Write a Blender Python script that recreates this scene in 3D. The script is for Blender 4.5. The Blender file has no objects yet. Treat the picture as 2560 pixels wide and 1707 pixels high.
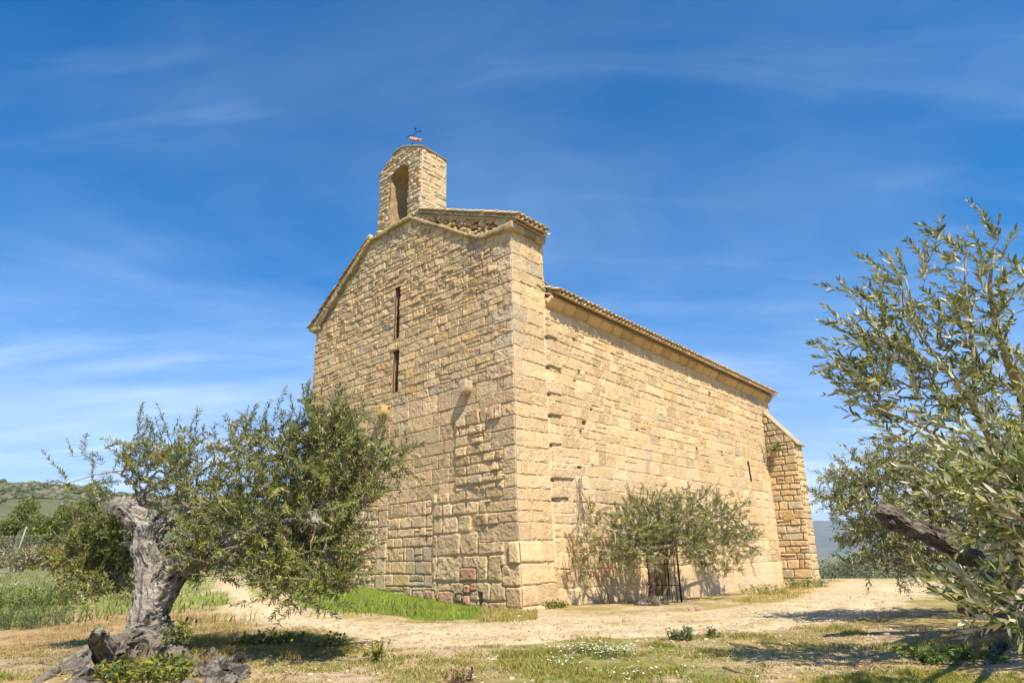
import bpy, math, random
import numpy as np
from mathutils import Matrix, Vector

sc = bpy.context.scene
col = sc.collection

# ------------------------------------------------------------------ camera
PITCH, ROLL, YAW = 0.332854, 0.0238809, 0.7364813
CAMZ = 1.0
FPX, PX, PY, DS = 1596.6, 1280.0, 853.5, 2560 / 2352.0
cam_d = bpy.data.cameras.new('camera')
cam = bpy.data.objects.new('camera', cam_d)
col.objects.link(cam)
cp, sp = math.cos(PITCH), math.sin(PITCH)
fwd = Vector((0, cp, sp)); zup = Vector((0, -sp, cp)); xr = Vector((1, 0, 0))
right = xr * math.cos(ROLL) - zup * math.sin(ROLL)
up = xr * math.sin(ROLL) + zup * math.cos(ROLL)
M3 = Matrix((right, up, -fwd)).transposed()
cam.matrix_world = Matrix.Translation((0, 0, CAMZ)) @ M3.to_4x4()
cam_d.sensor_width = 36.0
cam_d.lens = FPX / 2560 * 36.0
cam_d.clip_start = 0.1
cam_d.clip_end = 40000
sc.camera = cam

# ------------------------------------------------------------------ light
SUN = Vector((0.25, -0.545, 0.80)).normalized()      # towards the sun
SUN_EL = math.asin(SUN.z)
SUN_AZ = math.atan2(SUN.x, SUN.y)
EXPOSURE = 1.0
w = bpy.data.worlds.new('World'); sc.world = w
w.use_nodes = True
nt = w.node_tree; nt.nodes.clear()
def N(t, typ, **kw):
    n = t.nodes.new(typ)
    for k, v in kw.items():
        setattr(n, k, v)
    return n
def L(t, a, b): t.links.new(a, b)
wo = N(nt, 'ShaderNodeOutputWorld'); bg = N(nt, 'ShaderNodeBackground')
sky = N(nt, 'ShaderNodeTexSky', sky_type='NISHITA', sun_disc=False, sun_elevation=SUN_EL,
        sun_rotation=SUN_AZ, altitude=300.0, air_density=1.0, dust_density=0.35, ozone_density=2.6)
hs = N(nt, 'ShaderNodeHueSaturation')
hs.inputs['Saturation'].default_value = 1.42
hs.inputs['Hue'].default_value = 0.499
hs.inputs['Value'].default_value = 1.0

# thin cirrus, laid on a high plane by direction
tc = N(nt, 'ShaderNodeTexCoord'); sx = N(nt, 'ShaderNodeSeparateXYZ')
L(nt, tc.outputs['Generated'], sx.inputs[0])
def wm(op, a, b=None, c=None):
    m = N(nt, 'ShaderNodeMath', operation=op)
    for i, v in enumerate((a, b, c)):
        if v is None: continue
        if isinstance(v, (int, float)): m.inputs[i].default_value = v
        else: L(nt, v, m.inputs[i])
    return m.outputs[0]
tint = N(nt, 'ShaderNodeValToRGB'); te_ = tint.color_ramp.elements
while len(te_) < 5: te_.new(0.5)
for e_, (p_, c_) in zip(te_, ((0.0, (0.50, 0.70, 0.98)), (0.10, (0.80, 0.80, 0.98)), (0.28, (0.95, 0.98, 1.05)), (0.5, (0.72, 0.92, 1.06)), (0.8, (0.46, 0.82, 1.08)))):
    e_.position = p_; e_.color = (*c_, 1)
L(nt, sx.outputs[2], tint.inputs[0])
tm = N(nt, 'ShaderNodeMix', data_type='RGBA', blend_type='MULTIPLY'); tm.inputs[0].default_value = 1.0
L(nt, sky.outputs[0], tm.inputs[6]); L(nt, tint.outputs[0], tm.inputs[7]); L(nt, tm.outputs[2], hs.inputs['Color'])
zc = wm('MAXIMUM', sx.outputs[2], 0.02)
den = wm('ADD', zc, 0.12)
cx = wm('DIVIDE', sx.outputs[0], den); cy = wm('DIVIDE', sx.outputs[1], den)
cmb = N(nt, 'ShaderNodeCombineXYZ'); L(nt, cx, cmb.inputs[0]); L(nt, cy, cmb.inputs[1])
def cloud_layer(rot, scl, loc, lo, hi, dist):
    mp = N(nt, 'ShaderNodeMapping'); mp.inputs['Rotation'].default_value = (0, 0, math.radians(rot))
    mp.inputs['Scale'].default_value = scl; mp.inputs['Location'].default_value = loc
    L(nt, cmb.outputs[0], mp.inputs[0])
    nz = N(nt, 'ShaderNodeTexNoise'); nz.inputs['Scale'].default_value = 1.0
    nz.inputs['Detail'].default_value = 6; nz.inputs['Roughness'].default_value = 0.58
    nz.inputs['Distortion'].default_value = dist
    L(nt, mp.outputs[0], nz.inputs['Vector'])
    mr = N(nt, 'ShaderNodeMapRange', interpolation_type='SMOOTHSTEP')
    mr.inputs['From Min'].default_value = lo; mr.inputs['From Max'].default_value = hi
    L(nt, nz.outputs['Fac'], mr.inputs['Value'])
    return mr.outputs[0]
c1 = cloud_layer(35, (0.55, 1.5, 1), (0.3, 0.8, 0), 0.42, 0.82, 0.9)
c2 = cloud_layer(-18, (0.8, 2.6, 1), (5.2, 1.7, 0), 0.47, 0.85, 1.4)
c3 = cloud_layer(10, (0.25, 0.4, 1), (2.4, 3.1, 0), 0.35, 0.70, 0.3)
csum = wm('MULTIPLY', wm('ADD', c1, wm('MULTIPLY', c2, 0.7)), c3)
low = N(nt, 'ShaderNodeMapRange'); low.inputs['From Min'].default_value = 0.75; low.inputs['From Max'].default_value = 0.0
low.inputs['To Min'].default_value = 0.55; low.inputs['To Max'].default_value = 1.0
L(nt, sx.outputs[2], low.inputs['Value'])
c4 = cloud_layer(22, (0.32, 0.75, 1), (7.7, 2.9, 0), 0.38, 0.78, 0.6)
c5 = cloud_layer(48, (0.9, 4.2, 1), (1.3, 6.4, 0), 0.46, 0.80, 1.1)
veil = wm('ADD', wm('MULTIPLY', c4, 0.44), wm('MULTIPLY', c5, 0.10))
lowh = N(nt, 'ShaderNodeMapRange', interpolation_type='SMOOTHSTEP'); lowh.inputs['From Min'].default_value = 0.42; lowh.inputs['From Max'].default_value = 0.02
lowh.inputs['To Min'].default_value = 0.0; lowh.inputs['To Max'].default_value = 0.34
L(nt, sx.outputs[2], lowh.inputs['Value'])
cfac = wm('MINIMUM', wm('ADD', wm('MULTIPLY', wm('ADD', wm('MULTIPLY', csum, 0.8), veil), low.outputs[0]), lowh.outputs[0]), 0.8)
mixc = N(nt, 'ShaderNodeMix', data_type='RGBA')
L(nt, cfac, mixc.inputs[0]); L(nt, hs.outputs[0], mixc.inputs[6])
mixc.inputs[7].default_value = (6.2, 7.2, 8.6, 1)
L(nt, mixc.outputs[2], bg.inputs[0]); bg.inputs[1].default_value = 0.086
L(nt, bg.outputs[0], wo.inputs[0])
sd = bpy.data.lights.new('sun', 'SUN'); sd.energy = 4.3; sd.angle = math.radians(0.5)
sd.color = (1.0, 0.89, 0.71)
so_ = bpy.data.objects.new('sun', sd); col.objects.link(so_)
so_.rotation_euler = SUN.to_track_quat('Z', 'Y').to_euler()
sc.view_settings.view_transform = 'Standard'
try: sc.view_settings.look = 'None'
except Exception: pass
sc.view_settings.exposure = EXPOSURE
sc.view_settings.gamma = 1.0
sc.cycles.max_bounces = 6
sc.cycles.diffuse_bounces = 3
sc.cycles.transparent_max_bounces = 4

# ------------------------------------------------------------------ numeric helpers
def ray(x, y):
    a = (x - PX) / FPX; b = -(y - PY) / FPX
    X = a * math.cos(ROLL) + b * math.sin(ROLL); Z = -a * math.sin(ROLL) + b * math.cos(ROLL)
    return np.array([X, cp - Z * sp, sp + Z * cp])
def at(x, y, Y):           # surveyed position of a feature standing Y metres away
    r = ray(x * DS, y * DS); return np.array([0, 0, CAMZ]) + r * (Y / r[1])
def gp(x, y, z=0.0):       # surveyed position of a feature lying on the ground
    r = ray(x * DS, y * DS); t = (z - CAMZ) / r[2]; p = np.array([0, 0, CAMZ]) + r * t
    return p
C0 = np.array([0.03704867, 15.77907505, 0.0])
SD = np.array([math.sin(YAW), math.cos(YAW), 0.0])      # along the side wall
WD = np.array([-math.cos(YAW), math.sin(YAW), 0.0])     # along the facade
ZD = np.array([0, 0, 1.0])
FN, SN = -SD, -WD                                       # outward normals
def FP(u, z, off=0.0): return C0 + WD * u + FN * off + ZD * z
def SP(v, z, off=0.0): return C0 + SD * v + SN * off + ZD * z
def so(x, y, off):         # feature standing in a plane parallel to the side wall
    r = ray(x * DS, y * DS); p0 = C0 + SN * off; o = np.array([0, 0, CAMZ])
    return o + r * (((p0 - o) @ SN) / (r @ SN))
def fo(x, y, off):
    r = ray(x * DS, y * DS); p0 = C0 + FN * off; o = np.array([0, 0, CAMZ])
    return o + r * (((p0 - o) @ FN) / (r @ FN))

_rs = np.random.RandomState(5)
PERM = _rs.permutation(4096).astype(np.int64)
GV = _rs.rand(4096)
def _h(i, j, k):
    return GV[PERM[(PERM[(PERM[i & 4095] + j) & 4095] + k) & 4095]]
def noise3(x, y, z):
    x = np.asarray(x, float); y = np.asarray(y, float) + 0 * x; z = np.asarray(z, float) + 0 * x
    xi = np.floor(x).astype(np.int64); yi = np.floor(y).astype(np.int64); zi = np.floor(z).astype(np.int64)
    fx = x - xi; fy = y - yi; fz = z - zi
    fx = fx * fx * (3 - 2 * fx); fy = fy * fy * (3 - 2 * fy); fz = fz * fz * (3 - 2 * fz)
    def lp(a, b, t): return a + (b - a) * t
    r = lp(lp(lp(_h(xi, yi, zi), _h(xi + 1, yi, zi), fx), lp(_h(xi, yi + 1, zi), _h(xi + 1, yi + 1, zi), fx), fy),
           lp(lp(_h(xi, yi, zi + 1), _h(xi + 1, yi, zi + 1), fx), lp(_h(xi, yi + 1, zi + 1), _h(xi + 1, yi + 1, zi + 1), fx), fy), fz)
    return r * 2 - 1
def noise2(x, y, seed=0):
    x = np.asarray(x, float); y = np.asarray(y, float) + 0 * x
    xi = np.floor(x).astype(np.int64); yi = np.floor(y).astype(np.int64)
    fx = x - xi; fy = y - yi
    fx = fx * fx * (3 - 2 * fx); fy = fy * fy * (3 - 2 * fy)
    a = _h(xi, yi, seed); b = _h(xi + 1, yi, seed); c = _h(xi, yi + 1, seed); d = _h(xi + 1, yi + 1, seed)
    return ((a + (b - a) * fx) * (1 - fy) + (c + (d - c) * fx) * fy) * 2 - 1
def fbm2(x, y, seed=0, o=4):
    r = 0; a = 0.5
    for i in range(o):
        r = r + a * noise2(x * 2 ** i, y * 2 ** i, seed + i * 7); a *= 0.5
    return r
def fbm3(x, y, z, o=4):
    r = 0; a = 0.5
    for i in range(o):
        r = r + a * noise3(x * 2 ** i + 17 * i, y * 2 ** i, z * 2 ** i); a *= 0.5
    return r
def sstep(a, b, x):
    t = np.clip((x - a) / (b - a), 0, 1); return t * t * (3 - 2 * t)

# ------------------------------------------------------------------ object helpers
def empty(name, loc, label, cat, group=None):
    o = bpy.data.objects.new(name, None); col.objects.link(o); o.location = loc
    o.empty_display_size = 0.2
    o['label'] = label; o['category'] = cat
    if group: o['group'] = group
    return o
def mesh(name, V, F, mat, parent=None, colors=None, smooth=True):
    """V (n,3); F list of face arrays, each (m,k)."""
    V = np.asarray(V, np.float32)
    if parent is not None: V = V - np.array(parent_world(parent), np.float32)
    me = bpy.data.meshes.new(name)
    F = [np.asarray(f, np.int32) for f in (F if isinstance(F, list) else [F]) if len(f)]
    tot = np.concatenate([np.full(len(f), f.shape[1], np.int32) for f in F])
    idx = np.concatenate([f.ravel() for f in F])
    st = np.concatenate([[0], np.cumsum(tot)[:-1]]).astype(np.int32)
    me.vertices.add(len(V)); me.vertices.foreach_set('co', V.ravel())
    me.loops.add(len(idx)); me.loops.foreach_set('vertex_index', idx)
    me.polygons.add(len(tot)); me.polygons.foreach_set('loop_start', st); me.polygons.foreach_set('loop_total', tot)
    if smooth: me.polygons.foreach_set('use_smooth', np.ones(len(tot), bool))
    if colors is not None:
        at_ = me.attributes.new('Col', 'FLOAT_COLOR', 'POINT')
        c = np.ones((len(V), 4), np.float32); c[:, :colors.shape[1]] = colors
        at_.data.foreach_set('color', c.ravel())
    me.update(calc_edges=True); me.validate()
    me.materials.append(mat)
    o = bpy.data.objects.new(name, me); col.objects.link(o)
    if parent is not None: o.parent = parent
    return o
def parent_world(p):
    x = np.zeros(3)
    while p is not None:
        x = x + np.array(p.location); p = p.parent
    return x
class MB:
    """collects pieces into one mesh"""
    def __init__(s): s.V = []; s.F = {}; s.C = []; s.n = 0
    def add(s, V, F, c=None):
        V = np.asarray(V, float)
        for f in (F if isinstance(F, list) else [F]):
            f = np.asarray(f, int)
            if len(f): s.F.setdefault(f.shape[1], []).append(f + s.n)
        s.V.append(V); s.n += len(V)
        if c is not None:
            c = np.asarray(c, float)
            s.C.append(np.tile(c[:3], (len(V), 1)) if c.ndim == 1 else c[:, :3])
    def build(s, name, mat, parent=None, smooth=True):
        V = np.concatenate(s.V); F = [np.concatenate(v) for v in s.F.values()]
        return mesh(name, V, F, mat, parent, np.concatenate(s.C) if s.C else None, smooth)

def box_grid(n=(3, 3, 3)):
    """unit cube surface grid with shared verts: verts in [-1,1]^3, quads"""
    nx, ny, nz = n
    ids = {}; V = []; F = []
    def vid(i, j, k):
        if (i, j, k) not in ids:
            ids[(i, j, k)] = len(V); V.append((2 * i / nx - 1, 2 * j / ny - 1, 2 * k / nz - 1))
        return ids[(i, j, k)]
    for i in range(nx):
        for j in range(ny):
            F.append((vid(i, j, 0), vid(i, j + 1, 0), vid(i + 1, j + 1, 0), vid(i + 1, j, 0)))
            F.append((vid(i, j, nz), vid(i + 1, j, nz), vid(i + 1, j + 1, nz), vid(i, j + 1, nz)))
    for i in range(nx):
        for k in range(nz):
            F.append((vid(i, 0, k), vid(i + 1, 0, k), vid(i + 1, 0, k + 1), vid(i, 0, k + 1)))
            F.append((vid(i, ny, k), vid(i, ny, k + 1), vid(i + 1, ny, k + 1), vid(i + 1, ny, k)))
    for j in range(ny):
        for k in range(nz):
            F.append((vid(0, j, k), vid(0, j, k + 1), vid(0, j + 1, k + 1), vid(0, j + 1, k)))
            F.append((vid(nx, j, k), vid(nx, j + 1, k), vid(nx, j + 1, k + 1), vid(nx, j, k + 1)))
    return np.array(V, float), np.array(F)
def rbox(size, r=0.02, step=0.06, rough=0.006, seed=0.0, nmax=14):
    """rounded, slightly rough stone block centred on the origin"""
    h = np.array(size, float) / 2
    n = [int(np.clip(round(2 * a / step), 2, nmax)) for a in h]
    V, F = box_grid(n)
    P = V * h
    r = min(r, h.min() * 0.9)
    inner = np.clip(P, -(h - r), h - r)
    d = P - inner; ln = np.linalg.norm(d, axis=1, keepdims=True); nr = d / np.maximum(ln, 1e-9)
    P = inner + nr * r
    if rough:
        q = P + seed * 3.7
        P = P + nr * (fbm3(q[:, 0] * 9, q[:, 1] * 9, q[:, 2] * 9, 3) * rough * 2.2)[:, None]
    return P, F
def frame(P, o, ax, ay, az):
    return np.asarray(o) + P[:, :1] * np.asarray(ax) + P[:, 1:2] * np.asarray(ay) + P[:, 2:3] * np.asarray(az)
def prism(poly, depth):
    """poly (n,2) in XY extruded 0..depth along Z -> V, faces (list)"""
    poly = np.asarray(poly, float); n = len(poly)
    V = np.concatenate([np.c_[poly, np.zeros(n)], np.c_[poly, np.full(n, depth)]])
    S = np.array([(i, (i + 1) % n, n + (i + 1) % n, n + i) for i in range(n)])
    return V, [S, np.array([list(range(n))[::-1]]), np.array([list(range(n, 2 * n))])]
def tube(pts, rad, sides=6, cap=True):
    pts = np.asarray(pts, float); n = len(pts); rad = np.broadcast_to(np.asarray(rad, float), (n,))
    tg = np.gradient(pts, axis=0); tg /= np.linalg.norm(tg, axis=1, keepdims=True) + 1e-12
    a = np.cross(tg, [0.31, 0.17, 0.93]); a /= np.linalg.norm(a, axis=1, keepdims=True) + 1e-12
    b = np.cross(tg, a)
    th = np.linspace(0, 2 * np.pi, sides, endpoint=False)
    V = pts[:, None] + rad[:, None, None] * (a[:, None] * np.cos(th)[None, :, None] + b[:, None] * np.sin(th)[None, :, None])
    V = V.reshape(-1, 3)
    i = np.arange(n - 1)[:, None] * sides; j = np.arange(sides)[None]
    j2 = (j + 1) % sides
    F = np.stack([i + j, i + j2, i + sides + j2, i + sides + j], -1).reshape(-1, 4)
    fs = [F]
    if cap: fs.append(np.array([list(range(sides))[::-1], list(range((n - 1) * sides, n * sides))]))
    return V, fs

# ------------------------------------------------------------------ materials
def new_mat(name):
    m = bpy.data.materials.new(name); m.use_nodes = True; t = m.node_tree
    b = t.nodes['Principled BSDF']; b.inputs['Roughness'].default_value = 0.9
    try: b.inputs['Specular IOR Level'].default_value = 0.25
    except Exception: pass
    return m, t, b
def noise_node(t, scale, detail=5, rough=0.6, vec=None, dist=0.0):
    n = N(t, 'ShaderNodeTexNoise'); n.inputs['Scale'].default_value = scale
    n.inputs['Detail'].default_value = detail; n.inputs['Roughness'].default_value = rough
    n.inputs['Distortion'].default_value = dist
    if vec is not None: L(t, vec, n.inputs['Vector'])
    return n
def ramp(t, fac, stops):
    r = N(t, 'ShaderNodeValToRGB'); e = r.color_ramp.elements
    while len(e) < len(stops): e.new(0.5)
    for i, (p, c) in enumerate(stops):
        e[i].position = p; e[i].color = (*c, 1) if len(c) == 3 else c
    L(t, fac, r.inputs[0]); return r.outputs[0]
def mixrgb(t, mode, fac, a, b):
    m = N(t, 'ShaderNodeMix', data_type='RGBA', blend_type=mode)
    for s, v in ((0, fac), (6, a), (7, b)):
        if isinstance(v, (int, float)): m.inputs[s].default_value = v
        elif isinstance(v, tuple): m.inputs[s].default_value = (*v, 1) if len(v) == 3 else v
        else: L(t, v, m.inputs[s])
    return m.outputs[2]
def g(v): return (v, v, v)
def attr_mat(name, var=0.35, scale=14, fine=90, bump=0.25, bdist=0.01, rough=0.92):
    m, t, b = new_mat(name)
    a = N(t, 'ShaderNodeAttribute', attribute_name='Col')
    tcn = N(t, 'ShaderNodeTexCoord')
    n1 = noise_node(t, scale, 6, 0.65, tcn.outputs['Object'])
    n2 = noise_node(t, fine, 4, 0.7, tcn.outputs['Object'])
    r1 = ramp(t, n1.outputs['Fac'], [(0.30, g(1 - var)), (0.5, g(1.0)), (0.72, g(1 + var * 0.6))])
    r2 = ramp(t, n2.outputs['Fac'], [(0.30, g(1 - var * 0.9)), (0.5, g(1.0)), (0.70, g(1 + var * 0.4))])
    c = mixrgb(t, 'MULTIPLY', 1.0, a.outputs['Color'], r1)
    c = mixrgb(t, 'MULTIPLY', 1.0, c, r2)
    L(t, c, b.inputs['Base Color']); b.inputs['Roughness'].default_value = rough
    bp = N(t, 'ShaderNodeBump'); bp.inputs['Strength'].default_value = bump; bp.inputs['Distance'].default_value = bdist
    ad = N(t, 'ShaderNodeMath', operation='ADD'); L(t, n1.outputs['Fac'], ad.inputs[0]); L(t, n2.outputs['Fac'], ad.inputs[1])
    L(t, ad.outputs[0], bp.inputs['Height']); L(t, bp.outputs[0], b.inputs['Normal'])
    return m
M_STONE = attr_mat('sandstone', 0.20, 14, 75, 0.6, 0.018)
M_TILE = attr_mat('clay_tile', 0.35, 20, 90, 0.4, 0.006)
M_BARK = attr_mat('olive_bark', 0.45, 22, 95, 1.0, 0.02)
M_TWIG = attr_mat('twig_bark', 0.2, 16, 70, 0.2, 0.004)
M_PEB = attr_mat('pebble', 0.2, 30, 120, 0.3, 0.004)
def plain(name, c, rough=0.6, metal=0.0, var=0.3, scale=25, bump=0.2):
    m, t, b = new_mat(name)
    tcn = N(t, 'ShaderNodeTexCoord')
    n1 = noise_node(t, scale, 6, 0.65, tcn.outputs['Object'])
    r1 = ramp(t, n1.outputs['Fac'], [(0.3, tuple(x * (1 - var) for x in c)), (0.7, tuple(min(1, x * (1 + var)) for x in c))])
    L(t, r1, b.inputs['Base Color']); b.inputs['Roughness'].default_value = rough; b.inputs['Metallic'].default_value = metal
    bp = N(t, 'ShaderNodeBump'); bp.inputs['Strength'].default_value = bump; bp.inputs['Distance'].default_value = 0.004
    L(t, n1.outputs['Fac'], bp.inputs['Height']); L(t, bp.outputs[0], b.inputs['Normal'])
    return m
M_IRON = plain('black_iron', (0.025, 0.024, 0.024), 0.5, 0.4)
M_RUST = plain('rusty_iron', (0.085, 0.040, 0.028), 0.8, 0.2)
M_VANE = plain('vane_sheet', (0.36, 0.20, 0.16), 0.6, 0.1)
M_WOOD = plain('door_wood', (0.20, 0.11, 0.05), 0.75, 0, 0.45, 12)
M_BACK = plain('unlit_masonry', (0.30, 0.22, 0.13), 0.95)
def leaf_mat(name, bottom_mul, transl=0.22, back=None):
    """two-sided leaf: 'Col' holds the upper side's colour"""
    m, t, b = new_mat(name)
    a = N(t, 'ShaderNodeAttribute', attribute_name='Col')
    geo = N(t, 'ShaderNodeNewGeometry')
    cb = mixrgb(t, 'MULTIPLY', 1.0, a.outputs['Color'], bottom_mul) if back is None else None
    if back is not None:
        cb = mixrgb(t, 'MIX', 0.25, back, a.outputs['Color'])
    c = mixrgb(t, 'MIX', geo.outputs['Backfacing'], a.outputs['Color'], cb)
    L(t, c, b.inputs['Base Color']); b.inputs['Roughness'].default_value = 0.5
    try: b.inputs['Specular IOR Level'].default_value = 0.35
    except Exception: pass
    tr = N(t, 'ShaderNodeBsdfTranslucent'); L(t, mixrgb(t, 'MULTIPLY', 1.0, a.outputs['Color'], (1.1, 1.3, 0.5)), tr.inputs[0])
    mx = N(t, 'ShaderNodeMixShader'); mx.inputs[0].default_value = transl
    L(t, b.outputs[0], mx.inputs[1]); L(t, tr.outputs[0], mx.inputs[2])
    L(t, mx.outputs[0], t.nodes['Material Output'].inputs['Surface'])
    return m
M_OLIVE = leaf_mat('olive_leaf', None, 0.10, back=(0.34, 0.335, 0.20))
M_SILVER = leaf_mat('silvery_olive_leaf', None, 0.10, back=(0.58, 0.565, 0.40))
M_LEAF = leaf_mat('green_leaf', (1.1, 1.1, 1.1), 0.3)
M_PETAL = leaf_mat('petal', (1, 1, 1), 0.3)

# ------------------------------------------------------------------ terrain
def inpoly(x, y, poly):
    r = np.zeros(x.shape, bool); n = len(poly)
    for i in range(n):
        x1, y1 = poly[i][:2]; x2, y2 = poly[(i + 1) % n][:2]
        c = ((y1 > y) != (y2 > y)) & (x < (x2 - x1) * (y - y1) / (y2 - y1 + 1e-12) + x1)
        r ^= c
    return r
def softpoly(x, y, poly, amp, fr, k=6):
    """polygon with a ragged, soft border"""
    rs = np.random.RandomState(3); a = 0
    bx = noise2(x * fr, y * fr, 1) * amp + noise2(x * fr * 3.1, y * fr * 3.1, 2) * amp * 0.5
    by = noise2(x * fr, y * fr, 3) * amp + noise2(x * fr * 3.1, y * fr * 3.1, 4) * amp * 0.5
    for i in range(k):
        th = i * 2.399; rr = amp * 0.6 * math.sqrt((i + 0.5) / k)
        a = a + inpoly(x + bx + rr * math.cos(th), y + by + rr * math.sin(th), poly)
    return a / k
P_PATH = [gp(*p) for p in [(470, 1349), (560, 1376), (640, 1405), (720, 1420), (800, 1426), (1000, 1437), (1100, 1433), (1200, 1420), (1290, 1410),
          (1500, 1408), (1700, 1392), (1800, 1375), (1880, 1352), (1950, 1335), (2120, 1333),
          (2160, 1350), (2130, 1378), (2060, 1405), (1960, 1428), (1800, 1447), (1600, 1460), (1400, 1464), (1200, 1474), (1020, 1490), (900, 1490),
          (800, 1470), (720, 1440), (600, 1428), (500, 1415), (540, 1395), (470, 1370), (420, 1352)]]
P_LUSH = [gp(*p) for p in [(600, 1358), (815, 1330), (900, 1340), (1000, 1375), (1115, 1392), (1105, 1424), (1000, 1428), (850, 1413), (700, 1402), (620, 1378)]]
P_YEL = [gp(*p) for p in [(1110, 1390), (1230, 1405), (1240, 1420), (1190, 1432), (1100, 1432)]]
P_FORE = [gp(*p) for p in [(1030, 1496), (1180, 1480), (1500, 1472), (1600, 1478), (1660, 1500), (1560, 1520), (1640, 1540), (1800, 1575), (1300, 1590), (1180, 1520)]]
P_FORE2 = [gp(*p) for p in [(1850, 1548), (2050, 1535), (2352, 1540), (2352, 1640), (1800, 1640)]]
P_BUTT = [gp(*p) for p in [(1680, 1372), (1760, 1350), (1880, 1336), (1890, 1345), (1800, 1375), (1700, 1388)]]
P_LEFTG = [gp(*p) for p in [(-900, 1346), (200, 1338), (420, 1350), (560, 1372), (590, 1390), (480, 1402), (330, 1412), (150, 1405), (60, 1440), (-900, 1470)]]
P_RUST = [gp(*p) for p in [(-900, 1470), (60, 1440), (160, 1405), (330, 1412), (480, 1405), (620, 1430), (560, 1460), (330, 1470), (100, 1500), (-900, 1560)]]
P_MOSS = [gp(*p) for p in [(560, 1450), (680, 1452), (800, 1478), (860, 1500), (700, 1510), (560, 1500), (440, 1560), (220, 1600), (300, 1520), (440, 1470)]]
P_SHADY = [gp(*p) for p in [(2000, 1335), (2200, 1345), (2352, 1370), (2352, 1420), (2150, 1395), (2040, 1375)]]
def ground_z(x, y):
    x = np.asarray(x, float); y = np.asarray(y, float)
    du = (x - C0[0]) * WD[0] + (y - C0[1]) * WD[1]; dv = (x - C0[0]) * SD[0] + (y - C0[1]) * SD[1]
    out_s = -du
    z = np.zeros(np.broadcast(x, y).shape)
    bank = sstep(0.9, 8.5, du) * 0.62 * np.exp(-np.maximum(-dv, 0) / 2.6)
    z = z + bank * sstep(-9, -1, dv + 0 * du)
    dip = -0.17 * sstep(2.0, 6.5, dv) * (1 - sstep(9, 17, dv)) * np.exp(-((out_s - 0.8) / 3.2) ** 2)
    z = z + dip
    d = np.sqrt(x * x + y * y)
    z = z + 0.06 * np.exp(-((x + 5.0) ** 2 + (y - 8.6) ** 2) / 1.3 ** 2)          # root mounds
    z = z + 0.34 * np.exp(-((x - 6.0) ** 2 + (y - 7.5) ** 2) / 0.95 ** 2)
    z = z + 0.12 * np.exp(-((x - 14.5) ** 2 / 30 + (y - 27) ** 2 / 12))
    z = z + 0.60 * sstep(18, 60, d) * sstep(2, -14, x + 0 * y)                     # meadow rises to the left
    back = sstep(30, 60, d) * sstep(4, 12, x)
    z = z - 4.5 * back
    far = np.clip(1 - d / 120, 0, 1)
    z = z + far * (0.05 * noise2(x * 0.35, y * 0.35, 5) + 0.025 * noise2(x * 1.3, y * 1.3, 6) + 0.012 * noise2(x * 4.1, y * 4.1, 9))
    z = z + sstep(60, 200, d) * 1.2 * noise2(x * 0.012, y * 0.012, 8) - sstep(150, 900, d) * 6
    return z
def axis(lo, hi, step, far_lo, far_hi, gr=1.12):
    c = list(np.arange(lo, hi + step * 0.5, step))
    s = step; v = hi
    while v < far_hi: s = s * gr; v = v + s; c.append(v)
    s = step; v = lo; pre = []
    while v > far_lo: s = s * gr; v = v - s; pre.append(v)
    return np.array(pre[::-1] + c)
GX = axis(-9.0, 11.0, 0.055, -9000, 12000); GY = axis(6.0, 20.0, 0.055, -400, 14000, 1.10)
gx, gy = np.meshgrid(GX, GY, indexing='ij'); x = gx.ravel(); y = gy.ravel()
gz = ground_z(x, y)
m_path = softpoly(x, y, P_PATH, 0.28, 1.1); m_lush = softpoly(x, y, P_LUSH, 0.15, 2.0)
m_fore = np.maximum(softpoly(x, y, P_FORE, 0.35, 1.6), softpoly(x, y, P_FORE2, 0.3, 1.5))
m_yel = np.maximum(softpoly(x, y, P_YEL, 0.2, 2), softpoly(x, y, P_BUTT, 0.3, 2))
m_left = softpoly(x, y, P_LEFTG, 0.5, 0.8); m_rust = softpoly(x, y, P_RUST, 0.4, 1.0)
m_moss = softpoly(x, y, P_MOSS, 0.25, 1.4); m_shady = softpoly(x, y, P_SHADY, 0.5, 1.0)
DIRT = np.array((0.48, 0.37, 0.235)); PALE = np.array((0.56, 0.445, 0.295)); STRAW = np.array((0.42, 0.30, 0.12))
GREEN = np.array((0.14, 0.19, 0.022)); OLIVEG = np.array((0.25, 0.225, 0.05)); RUSTC = np.array((0.33, 0.20, 0.085))
FARG = np.array((0.17, 0.17, 0.085)); MEAD = np.array((0.165, 0.18, 0.06))
def mixc_(c, t, m): return c + (t - c) * m[:, None]
dd = np.sqrt(x * x + y * y)
gc = np.tile(DIRT, (len(x), 1))
pn = fbm2(x * 1.7, y * 1.7, 40, 4)
gc = mixc_(gc, STRAW, sstep(-0.05, 0.45, pn) * 0.8)
gc = mixc_(gc, OLIVEG, sstep(-0.1, 0.35, fbm2(x * 1.1 + 9, y * 1.1, 60, 4)) * 0.65)
gc = mixc_(gc, OLIVEG, m_moss * 0.7 * sstep(-0.3, 0.3, pn))
gc = mixc_(gc, OLIVEG * 0.9, m_shady * 0.7)
gc = mixc_(gc, RUSTC, m_rust * (0.55 + 0.45 * pn))
gc = mixc_(gc, GREEN * 1.25, m_left * np.clip(0.75 + 0.6 * pn, 0, 1))
gc = mixc_(gc, GREEN * 1.1, m_fore * sstep(-0.45, 0.25, pn) * 0.8)
gc = mixc_(gc, PALE, np.clip(m_path * (0.9 + 0.35 * pn), 0, 1))
shade_soil = sstep(1.7, 0.5, np.hypot(x - 6.0, y - 7.5) + 0.5 * fbm2(x * 2, y * 2, 71, 3)); gc = mixc_(gc, (0.20, 0.14, 0.085), shade_soil * 0.85)  # shade on the right-hand mound, painted into the soil colour
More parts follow.
